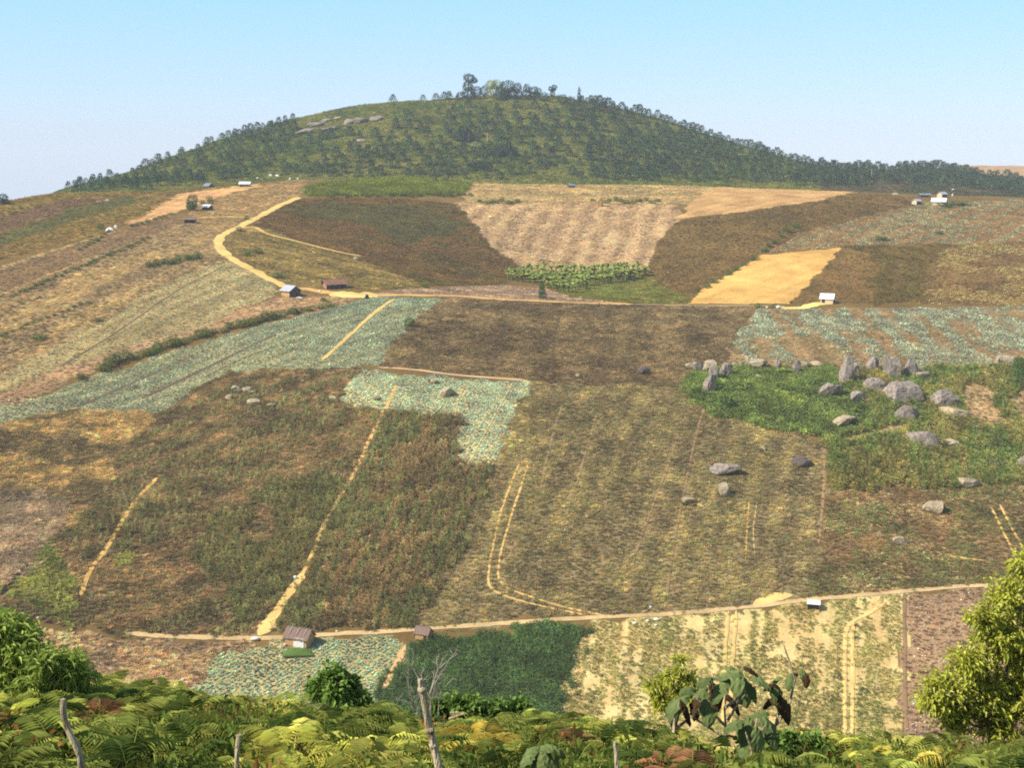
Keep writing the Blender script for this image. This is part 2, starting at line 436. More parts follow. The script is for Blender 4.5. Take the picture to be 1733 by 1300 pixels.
#GAINS#
G, Wd, Cn, Cb, St = 'grass', 'weed', 'corn', 'cabbage', 'straw'
BROWN = ((122, 98, 62), (96, 74, 46))
FIELDS = [
 # ---- hill with the pines
 dict(n='hill_scrub', lab='low olive scrub and dry grass covering the pine hill', cat='scrub',
      poly=[(60, 345), (100, 322), (300, 258), (500, 198), (660, 170), (860, 160), (1000, 172), (1200, 228), (1390, 280), (1390, 335), (1150, 312), (800, 308), (520, 302), (370, 316), (200, 330)], ext='hill',
      g=((104, 110, 66), (130, 116, 72), 30), crops=[(G, .42, (.9, 1.6), (104, 106, 56), (122, 114, 66), 28), (Wd, .30, (.9, 2.2), (84, 100, 52), (66, 86, 46), 20, .42, .6)]),
 # ---- left spur, strips from the skyline down
 dict(n='dry_grass', sa=0.06, rw=.6, lab='thin olive and mauve grass strips below the far left skyline', cat='dry grass',
      poly=[(-60, 352), (80, 322), (240, 322), (330, 316), (500, 303), (400, 316), (310, 326), (217, 378), (188, 392), (0, 440), (-60, 460)],
      g=((132, 106, 72), (140, 128, 76), 16), row=((0, 415), (230, 345)), rp=9, crops=[(G, .5, (.7, 1.2), (128, 100, 68), (138, 126, 72), 9), (Wd, .10, (.8, 1.5), (88, 100, 52), (80, 90, 50), 12, .5, .6)]),
 dict(n='stubble', lab='orange stubble strip beside the lone round tree on the left spur', cat='stubble',
      poly=[(214, 376), (300, 328), (365, 317), (430, 309), (440, 316), (400, 324), (335, 345), (280, 364), (217, 380)],
      g=((205, 152, 86), (178, 128, 78), 8), row=((230, 370), (370, 322)), rp=5, crops=[(St, .6, (.5, .9), (206, 152, 88), (190, 138, 80), 6)]),
 dict(n='dry_grass', lab='light brown grass slope between the lone round tree and the winding road', cat='dry grass',
      poly=[(338, 342), (400, 326), (440, 314), (509, 304), (518, 322), (500, 334), (435, 366), (398, 386), (372, 398), (330, 380), (311, 371)],
      g=((170, 134, 82), (150, 118, 70), 10), crops=[(G, .5, (.6, 1.1), (168, 132, 80), (146, 118, 68), 9)]),
 dict(n='dry_grass', sa=0.05, rw=.6, lab='tan grass slope with dark diagonal hedge lines on the left spur', cat='dry grass',
      poly=[(-60, 470), (188, 392), (311, 368), (372, 398), (372, 425), (392, 440), (340, 455), (240, 505), (170, 545), (0, 640), (-60, 660)],
      g=((160, 128, 80), (128, 102, 70), 22), row=((20, 500), (254, 403)), rp=14, crops=[(G, .75, (.6, 1.1), (160, 130, 78), (126, 100, 68), 12), (Wd, .07, (.8, 1.5), (100, 102, 54), (86, 88, 46), 10, .5, .62)]),
 dict(n='cabbage_crop', sa=0.12, rw=.72, lab='pale thinned cabbage rows below the bend of the winding road', cat='cabbage crop',
      poly=[(392, 438), (470, 486), (462, 500), (350, 548), (100, 626), (-60, 690), (-60, 665), (0, 640), (170, 545), (250, 495), (340, 455)],
      g=((176, 148, 94), (150, 124, 78), 9), row=((0, 650), (385, 470)), rp=5, crops=[(Cb, 1.0, (.45, .75), (140, 150, 112), (118, 136, 106), 9), (G, .5, (.5, .8), (168, 140, 80), (150, 130, 72), 8)]),
 dict(n='dry_grass', rw=.72, lab='rusty brown grass strip below the hut with the grey metal roof', cat='dry grass',
      poly=[(-60, 695), (0, 668), (100, 626), (350, 548), (470, 500), (590, 502), (612, 508), (560, 522), (300, 574), (160, 628), (50, 672), (-60, 700)],
      g=((172, 124, 74), (146, 104, 62), 10), row=((100, 626), (470, 500)), rp=7, crops=[(G, .9, (.5, .9), (170, 122, 70), (140, 104, 60), 8)]),
 dict(n='cabbage_crop', sa=0.12, lab='long blue-green cabbage field curving down to the left edge', cat='cabbage crop',
      poly=[(-60, 700), (60, 670), (130, 647), (200, 624), (300, 592), (400, 560), (520, 532), (600, 510), (632, 502), (750, 505), (700, 545), (640, 620), (600, 622), (380, 630), (330, 660), (270, 697), (150, 690), (60, 705), (-60, 735)],
      g=((158, 144, 96), (128, 122, 86), 12), row=((100, 680), (560, 530)), rp=4.5, crops=[(Cb, 2.6, (.5, .8), (144, 150, 112), (118, 136, 112), 10), (G, .35, (.4, .7), (170, 160, 90), (140, 140, 80), 10, .45, .6)]),
 dict(n='dry_weeds', sa=0.06, lab='dark brown weedy field below the middle road', cat='weeds',
      poly=[(750, 504), (950, 514), (1150, 518), (1275, 520), (1225, 610), (1160, 642), (1150, 655), (930, 648), (880, 640), (760, 630), (640, 620), (700, 545)],
      g=((118, 92, 56), (98, 76, 48), 16), row=((940, 600), (960, 520)), rp=12, crops=[(G, 2.2, (.5, .95), (126, 102, 60), (96, 74, 46), 12), (Wd, .25, (.6, 1.1), (110, 96, 50), (90, 80, 44), 12, .45, .6)]),
 dict(n='cabbage_crop', lab='bright teal cabbage patch shaped like a step in the middle of the slope', cat='cabbage crop',
      poly=[(605, 627), (760, 637), (900, 646), (875, 690), (830, 795), (762, 785), (785, 722), (765, 710), (690, 702), (580, 686)],
      g=((206, 172, 104), (180, 152, 96), 6), row=((640, 690), (680, 634)), rp=6, crops=[(Cb, 4.0, (.48, .74), (124, 150, 126), (106, 136, 118), 6), (G, .6, (.3, .5), (206, 178, 106), (180, 160, 96), 5, .45, .6)]),
 dict(n='dry_grass', lab='orange and straw coloured grass field at the left edge above the fern bank', cat='dry grass',
      poly=[(-60, 740), (60, 705), (150, 690), (270, 697), (225, 745), (180, 830), (100, 930), (0, 1010), (-60, 1040)],
      g=((160, 124, 66), (122, 96, 56), 9), crops=[(G, 2.6, (.6, 1.0), (172, 132, 66), (118, 92, 54), 10), (G, .8, (.6, 1.0), (112, 104, 52), (130, 110, 56), 8, .4, .6), (St, .6, (.7, 1.1), (186, 146, 84), (168, 130, 76), 8, .5, .6)]),
 dict(n='dry_weeds', sa=0.07, lab='large brown weedy field left of the straight steep footpath', cat='weeds',
      poly=[(270, 697), (330, 660), (380, 630), (605, 622), (580, 686), (645, 702), (600, 800), (545, 895), (500, 985), (430, 1078), (290, 1080), (130, 1058), (20, 1030), (-40, 1030), (0, 1010), (100, 930), (180, 830), (225, 745)],
      g=((124, 98, 58), (104, 84, 50), 10), row=((280, 880), (500, 800)), rp=8, crops=[(G, 2.6, (.5, 1.0), (128, 98, 56), (98, 76, 46), 9), (Wd, .9, (.5, 1.0), (94, 98, 48), (84, 84, 44), 11, .42, .6), (Cn, .7, (.6, 1.1), (92, 100, 48), (112, 104, 54), 22, .5, .6), (St, .35, (.5, .9), (206, 166, 96), (180, 140, 80), 7, .55, .65)]),
 dict(n='corn_crop', sa=0.1, lab='brownish green corn field right of the straight steep footpath', cat='corn crop',
      poly=[(645, 700), (690, 702), (765, 710), (785, 722), (762, 785), (830, 795), (780, 930), (730, 1020), (690, 1066), (520, 1074), (445, 1078), (510, 985), (560, 890)],
      g=((112, 88, 52), (92, 74, 46), 9), row=((560, 1000), (680, 720)), rp=2.6, crops=[(Cn, 1.7, (.7, 1.4), (104, 104, 50), (124, 96, 54), 9), (G, 1.8, (.5, .9), (120, 94, 54), (100, 80, 48), 7)]),
 dict(n='dry_weeds', sa=0.06, lab='wide olive tan field of faint rows right of the curving wheel tracks', cat='weeds',
      poly=[(900, 646), (930, 650), (1160, 650), (1200, 702), (1390, 747), (1402, 770), (1384, 1008), (1200, 1034), (1030, 1045), (900, 1052), (690, 1066), (730, 1020), (780, 930), (830, 795), (875, 690)],
      g=((146, 118, 68), (124, 100, 60), 12), row=((1100, 1030), (1200, 700)), rp=5.5, crops=[(G, 2.2, (.45, .9), (150, 124, 62), (122, 96, 54), 10), (Wd, 1.0, (.4, .8), (122, 116, 56), (104, 102, 50), 9, .38, .58), (Cb, .35, (.35, .55), (146, 152, 110), (120, 134, 100), 8, .55, .65)]),
 dict(n='dry_grass', lab='tan grass below the bottom path at the left of the thatched hut', cat='dry grass',
      poly=[(-60, 1035), (60, 1050), (150, 1072), (300, 1084), (435, 1086), (370, 1108), (325, 1165), (310, 1230), (100, 1260), (-60, 1260)],
      g=((176, 136, 80), (150, 114, 68), 7), crops=[(G, 3.0, (.5, .9), (178, 138, 80), (136, 104, 64), 7), (St, 1.0, (.6, 1.0), (206, 168, 98), (170, 132, 80), 6, .45, .6)]),
 dict(n='cabbage_crop', lab='cabbage bed below the thatched hut with white wall sheet', cat='cabbage crop',
      poly=[(310, 1230), (325, 1165), (372, 1108), (430, 1090), (540, 1086), (620, 1084), (684, 1092), (662, 1140), (640, 1230)],
      g=((176, 150, 92), (150, 132, 84), 6), row=((380, 1200), (560, 1090)), rp=2.0, crops=[(Cb, 4.6, (.48, .74), (128, 148, 116), (110, 134, 108), 8), (G, .7, (.3, .5), (196, 176, 92), (160, 150, 80), 7, .4, .6)]),
 dict(n='corn_crop', lab='dense dark green corn field beside the small thatched shed', cat='corn crop',
      poly=[(684, 1094), (705, 1086), (742, 1080), (850, 1070), (1000, 1062), (985, 1092), (960, 1170), (940, 1260), (630, 1260), (650, 1160)],
      g=((84, 86, 46), (96, 88, 50), 8), row=((840, 1190), (860, 1072)), rp=1.6, crops=[(Cn, 4.0, (.75, 1.1), (78, 98, 52), (72, 90, 46), 6), (Cn, .7, (.7, 1.0), (110, 108, 54), (96, 100, 50), 8, .45, .6)]),
 dict(n='young_crop', lab='sparse green seedlings in the bright sandy yellow field', cat='young crop',
      poly=[(1000, 1062), (1110, 1044), (1230, 1036), (1400, 1016), (1527, 1004), (1530, 1100), (1532, 1280), (940, 1280), (960, 1170), (985, 1092)],
      sa=.02, gs=1.12, g=((242, 204, 128), (222, 182, 108), 5), row=((1240, 1250), (1250, 1040)), rp=2.4, crops=[(Wd, 7.0, (.25, .6), (104, 126, 58), (132, 140, 70), 3, .39, .53), (Wd, 2.0, (.3, .75), (84, 110, 58), (80, 104, 64), 9, .46, .58), (St, .8, (.3, .6), (228, 190, 112), (206, 160, 92), 4)]),
 dict(n='cabbage_crop', lab='pale mauve and grey cabbage beds behind the near right tree', cat='cabbage crop',
      poly=[(1532, 1006), (1600, 1000), (1800, 984), (1800, 1280), (1534, 1280)],
      g=((206, 156, 110), (178, 132, 94), 5), row=((1540, 1240), (1536, 1010)), rp=5, crops=[(Cb, 2.2, (.35, .55), (190, 184, 156), (160, 160, 136), 5), (G, 1.1, (.4, .7), (170, 126, 90), (148, 108, 78), 6)]),
 dict(n='dry_weeds', lab='mottled brown and straw field above the far right end of the bottom path', cat='weeds',
      poly=[(1402, 834), (1500, 832), (1733, 820), (1800, 818), (1800, 980), (1733, 984), (1550, 1000), (1384, 1012), (1388, 930)],
      g=((142, 110, 64), (112, 88, 52), 6), crops=[(G, 2.2, (.4, .8), (120, 94, 54), (100, 82, 48), 8), (Wd, 1.8, (.4, .9), (98, 118, 52), (88, 104, 48), 8, .42, .56), (St, 1.1, (.5, .9), (232, 190, 112), (206, 164, 92), 6, .54, .64)]),
 dict(n='leafy_scrub', lab='bright green leafy scrub around the standing boulders', cat='scrub',
      poly=[(1150, 655), (1165, 636), (1200, 622), (1300, 622), (1420, 622), (1440, 660), (1470, 690), (1460, 722), (1402, 744), (1300, 724), (1205, 702)],
      g=((88, 92, 44), (104, 94, 50), 8), crops=[(Wd, 2.2, (.8, 1.8), (96, 120, 52), (74, 96, 46), 5), (Wd, .5, (1.2, 2.0), (80, 108, 46), (66, 88, 42), 6, .45, .6), (Wd, .7, (.6, 1.1), (134, 122, 66), (118, 104, 60), 6, .48, .62), (G, .8, (.6, 1.0), (158, 128, 74), (136, 112, 64), 6, .5, .62)]),
 dict(n='corn_crop', lab='green and tan corn field around the boulders at the right edge', cat='corn crop',
      poly=[(1402, 744), (1460, 722), (1470, 690), (1440, 660), (1420, 640), (1560, 628), (1733, 622), (1800, 620), (1800, 818), (1733, 820), (1500, 832), (1402, 834)],
      g=((124, 106, 58), (140, 112, 66), 9), row=((1500, 830), (1530, 650)), rp=3, crops=[(Cn, 1.7, (1.0, 1.8), (98, 116, 52), (128, 118, 60), 6), (Wd, .3, (1.0, 1.8), (96, 112, 56), (110, 110, 56), 6, .45, .6), (G, 1.0, (.5, .9), (150, 120, 66), (128, 108, 58), 9, .4, .6)]),
 dict(n='cabbage_crop', sa=0.05, lab='weedy field with teal cabbage stripes above the standing boulders', cat='cabbage crop',
      poly=[(1285, 523), (1450, 522), (1733, 520), (1800, 520), (1800, 620), (1733, 622), (1560, 626), (1420, 622), (1225, 614), (1240, 580)],
      g=((162, 128, 78), (138, 108, 68), 8), row=((1560, 610), (1480, 530)), rp=8, crops=[(G, 1.3, (.4, .75), (154, 132, 82), (138, 124, 74), 9), (Cb, 2.7, (.5, .85), (118, 150, 134), (134, 150, 122), 13, .42, .58), (Wd, .3, (.5, .9), (104, 112, 56), (92, 100, 50), 10, .5, .62)]),
 # ---- above the middle road
 dict(n='stubble', lab='bright golden stubble field above the middle road', cat='stubble',
      poly=[(1168, 514), (1178, 495), (1200, 483), (1290, 432), (1424, 418), (1400, 446), (1337, 514)],
      g=((242, 190, 104), (226, 174, 94), 7), row=((1200, 505), (1400, 430)), rp=4, crops=[(St, .5, (.4, .7), (240, 190, 104), (214, 164, 88), 6)]),
 dict(n='dry_grass', lab='smooth rusty brown field behind the hut with white metal roof', cat='dry grass',
      poly=[(1424, 418), (1480, 440), (1490, 455), (1468, 514), (1337, 514), (1400, 446)],
      g=((150, 112, 72), (130, 98, 62), 10), crops=[(G, 1.2, (.45, .8), (150, 112, 70), (128, 98, 60), 8)]),
 dict(n='dry_weeds', lab='dark green and brown weeds right of the rusty brown field', cat='weeds',
      poly=[(1424, 418), (1480, 414), (1600, 412), (1556, 514), (1468, 514), (1490, 455), (1480, 440)],
      jit=2.2, g=((112, 96, 60), (98, 84, 54), 10), row=((1510, 510), (1560, 415)), rp=7, crops=[(G, 1.0, (.5, .9), (108, 94, 52), (92, 76, 46), 9), (Wd, .7, (.6, 1.1), (88, 92, 46), (100, 98, 50), 10, .42, .58)]),
 dict(n='dry_grass', lab='brown field with straw coloured patches at the upper right edge', cat='dry grass',
      poly=[(1600, 412), (1733, 408), (1800, 406), (1800, 516), (1733, 518), (1556, 514)],
      g=((132, 104, 60), (112, 88, 54), 12), crops=[(G, 1.0, (.5, .9), (124, 98, 56), (106, 84, 50), 9), (St, .9, (.7, 1.2), (222, 184, 110), (200, 164, 96), 16, .42, .54)]),
 dict(n='dry_weeds', lab='brown sunlit slope between the tan bowl and the golden stubble field', cat='weeds',
      poly=[(1150, 374), (1270, 356), (1380, 341), (1445, 326), (1520, 330), (1560, 345), (1440, 372), (1350, 396), (1300, 425), (1200, 480), (1172, 504), (1120, 488), (1092, 462), (1120, 402)],
      g=((128, 98, 60), (110, 84, 54), 14), crops=[(G, 1.1, (.5, .95), (128, 98, 58), (106, 82, 50), 10), (Wd, .3, (.6, 1.1), (120, 112, 54), (100, 92, 48), 14, .5, .62)]),
 dict(n='cabbage_crop', sa=0.12, lab='faded grey-green cabbage rows below the three huts on the right crest', cat='cabbage crop',
      poly=[(1560, 345), (1733, 338), (1800, 336), (1800, 406), (1600, 412), (1480, 414), (1424, 418), (1300, 428), (1350, 396), (1440, 372)],
      g=((150, 118, 76), (132, 106, 68), 10), row=((1380, 420), (1560, 350)), rp=7, crops=[(G, .9, (.5, .9), (150, 118, 70), (128, 104, 60), 9), (Cb, 1.2, (.5, .85), (146, 156, 128), (128, 144, 116), 12, .42, .55)]),
 dict(n='stubble', lab='orange stubble field along the right crest below the pines', cat='stubble',
      poly=[(1148, 372), (1165, 345), (1212, 317), (1300, 317), (1400, 320), (1450, 325), (1380, 340), (1270, 356)],
      g=((206, 154, 92), (184, 134, 80), 10), row=((1180, 365), (1400, 325)), rp=6, crops=[(St, .5, (.5, .9), (206, 154, 92), (184, 136, 80), 7)]),
 dict(n='dry_grass', lab='yellowish grass strip along the crest above the tan bowl', cat='dry grass',
      poly=[(798, 309), (950, 311), (1150, 313), (1212, 317), (1165, 345), (1010, 345), (900, 342), (775, 346), (790, 330)],
      g=((184, 146, 90), (156, 128, 78), 8), crops=[(G, .6, (.6, 1.0), (184, 148, 88), (150, 128, 74), 9), (Wd, .10, (.6, 1.3), (112, 114, 60), (96, 100, 54), 9, .5, .6)]),
 dict(n='dry_grass', sa=0.12, lab='pale tan grass face of the bowl with faint vertical furrows', cat='dry grass',
      poly=[(770, 346), (900, 343), (1140, 346), (1152, 372), (1120, 402), (1092, 456), (890, 458), (830, 415)],
      g=((192, 152, 104), (168, 130, 88), 7), row=((950, 455), (1000, 350)), rp=8, crops=[(G, 1.1, (.5, .9), (194, 154, 104), (158, 124, 82), 6), (G, .22, (.5, .9), (140, 128, 74), (126, 112, 66), 8, .5, .62)]),
 dict(n='corn_crop', lab='green crop strip on the crest at the top of the winding road', cat='corn crop',
      poly=[(512, 322), (540, 312), (640, 303), (740, 304), (800, 311), (790, 328), (660, 332), (515, 333)],
      g=((98, 108, 52), (110, 108, 56), 9), crops=[(Cn, 1.2, (.8, 1.3), (96, 112, 50), (88, 100, 46), 8)]),
 dict(n='dry_weeds', lab='dark brown shaded slope on the left side of the bowl', cat='weeds',
      poly=[(500, 336), (540, 334), (660, 333), (775, 345), (832, 418), (893, 460), (850, 482), (720, 484), (640, 450), (520, 415), (435, 382), (440, 368)],
      g=((108, 82, 54), (94, 72, 48), 12), row=((470, 380), (780, 460)), rp=14, crops=[(G, 1.3, (.5, .95), (112, 84, 54), (92, 70, 46), 10), (Wd, .9, (.6, 1.1), (82, 96, 54), (84, 86, 52), 22, .46, .66)]),
 dict(n='dry_weeds', lab='olive and straw weeds inside the bend of the winding road', cat='weeds',
      poly=[(395, 390), (435, 382), (520, 415), (640, 450), (720, 484), (690, 490), (600, 490), (540, 486), (482, 478), (420, 446), (380, 416)],
      g=((150, 122, 68), (118, 98, 56), 8), row=((420, 400), (620, 450)), rp=6, crops=[(G, 1.2, (.5, .9), (150, 124, 64), (116, 92, 54), 8), (Wd, .4, (.5, 1.0), (98, 108, 50), (86, 96, 46), 9, .5, .6)]),
 dict(n='dry_grass', lab='pinkish dry grass verge along the middle road', cat='dry grass',
      poly=[(620, 498), (690, 489), (850, 483), (920, 488), (960, 502), (1070, 516), (960, 514), (760, 503)],
      g=((172, 134, 94), (154, 116, 80), 6), crops=[(G, 1.4, (.5, .8), (172, 134, 94), (150, 112, 76), 6)]),
 dict(n='leafy_scrub', lab='green undergrowth at the foot of the banana grove', cat='scrub',
      poly=[(920, 484), (1000, 476), (1092, 462), (1120, 486), (1172, 504), (1162, 514), (1080, 514), (960, 502)],
      g=((104, 100, 52), (124, 106, 58), 7), crops=[(Wd, 1.4, (.6, 1.2), (96, 112, 50), (104, 104, 52), 7), (G, .6, (.5, .9), (146, 124, 66), (126, 108, 58), 7)]),
 dict(n='hill_scrub', lab='olive scrub on the low wooded rise at the far right', cat='scrub',
      poly=[(1385, 335), (1390, 276), (1500, 280), (1560, 275), (1640, 284), (1733, 300), (1800, 305), (1800, 342), (1600, 336)], ext='hill',
      g=((108, 104, 66), (140, 116, 76), 20), crops=[(G, .40, (.9, 1.5), (120, 112, 66), (142, 116, 72), 22), (Wd, .30, (1.0, 2.2), (88, 102, 58), (76, 92, 52), 18, .42, .58)]),
 # ---- narrow strips lying on the wider fields of the left spur
 dict(n='dry_weeds', over=1, lab='narrow dark mauve brown strip crossing the tan slope of the left spur', cat='weeds',
      poly=[(-60, 486), (0, 458), (150, 406), (290, 361), (318, 376), (160, 432), (0, 496), (-60, 520)],
      g=((126, 98, 74), (112, 88, 66), 10), row=((0, 480), (300, 368)), rp=5, crops=[(G, .9, (.5, .9), (126, 98, 72), (110, 86, 64), 8)]),
 dict(n='green_weeds', over=1, lab='narrow olive green strip below the far left skyline', cat='weeds',
      poly=[(-60, 424), (0, 396), (120, 354), (215, 331), (235, 340), (130, 372), (0, 418), (-60, 446)],
      g=((114, 112, 68), (124, 112, 70), 10), row=((0, 405), (200, 340)), rp=5, crops=[(Wd, .5, (.6, 1.1), (104, 112, 62), (116, 112, 64), 8), (G, .4, (.6, 1.0), (134, 120, 72), (120, 110, 66), 8)]),
 dict(n='dry_weeds', over=1, lab='narrow mauve strip right below the olive skyline grass at the left', cat='weeds',
      poly=[(-60, 398), (0, 368), (110, 338), (190, 336), (120, 353), (0, 394), (-60, 422)],
      g=((128, 102, 80), (138, 112, 84), 10), row=((0, 380), (170, 340)), rp=5, crops=[(G, .5, (.6, 1.0), (126, 100, 78), (140, 114, 84), 8)]),
 dict(n='green_weeds', over=1, jit=5, lab='green weedy band on the upper left wall of the bowl', cat='weeds',
      poly=[(520, 344), (600, 348), (700, 350), (770, 362), (795, 388), (740, 400), (680, 410), (640, 396), (600, 373), (540, 360)],
      g=((104, 96, 62), (98, 88, 58), 8), crops=[(Wd, .7, (.6, 1.1), (96, 104, 62), (104, 98, 60), 8), (G, .9, (.5, .9), (112, 94, 60), (100, 84, 54), 8)]),
 dict(n='corn_crop', over=1, jit=6, lab='greener corn in the lower right part of the large brown field', cat='corn crop',
      poly=[(430, 835), (572, 792), (545, 895), (500, 985), (450, 1070), (330, 1076), (385, 960)],
      g=((108, 94, 56), (98, 84, 50), 8), row=((430, 1060), (560, 830)), rp=2.4, crops=[(Cn, 1.7, (.7, 1.3), (100, 106, 56), (112, 102, 56), 8), (G, 1.2, (.5, .9), (118, 98, 58), (104, 88, 54), 7)]),
 dict(n='green_weeds', over=1, jit=5, lab='yellow-green weeds in the lower left corner above the bottom path', cat='weeds',
      poly=[(10, 1028), (50, 965), (105, 915), (170, 922), (145, 1000), (130, 1054)],
      g=((126, 112, 60), (112, 100, 54), 7), crops=[(Wd, 1.6, (.5, 1.0), (134, 130, 60), (106, 112, 54), 7), (G, 1.2, (.5, .9), (140, 122, 62), (120, 100, 56), 7)]),
 dict(n='dry_grass', over=1, jit=5, lab='mauve tan dry grass low at the left edge', cat='dry grass',
      poly=[(-60, 850), (50, 832), (125, 868), (100, 930), (0, 1006), (-60, 1034)],
      g=((146, 118, 90), (128, 102, 76), 7), crops=[(G, 2.6, (.6, 1.0), (150, 122, 92), (130, 104, 76), 6)]),
 dict(n='dry_grass', over=1, jit=2.5, gs=1.1, lab='bare pinkish soil with thin grass right of the boulder group', cat='dry grass',
      poly=[(1622, 650), (1650, 648), (1672, 690), (1700, 728), (1690, 742), (1655, 722), (1640, 690)],
      g=((196, 158, 112), (176, 144, 98), 5), crops=[(G, 1.1, (.4, .8), (170, 142, 92), (136, 122, 70), 5), (Wd, .35, (.6, 1.0), (104, 114, 60), (110, 110, 60), 5)]),
 dict(n='dry_grass', over=1, jit=2, gs=1.1, lab='bare soil patch with thin grass at the right edge by the boulders', cat='dry grass',
      poly=[(1704, 676), (1760, 664), (1790, 720), (1722, 716)],
      g=((196, 158, 112), (176, 144, 98), 5), crops=[(G, 1.1, (.4, .8), (170, 142, 92), (136, 122, 70), 5), (Wd, .35, (.6, 1.0), (104, 114, 60), (110, 110, 60), 5)]),
 dict(n='dry_grass', over=1, jit=2, gs=1.1, lab='bare soil strip with thin grass below the pale low boulder', cat='dry grass',
      poly=[(1432, 736), (1500, 716), (1520, 726), (1480, 744), (1440, 750)],
      g=((196, 158, 112), (176, 144, 98), 5), crops=[(G, 1.1, (.4, .8), (170, 142, 92), (136, 122, 70), 5), (Wd, .35, (.6, 1.0), (104, 114, 60), (110, 110, 60), 5)]),
]

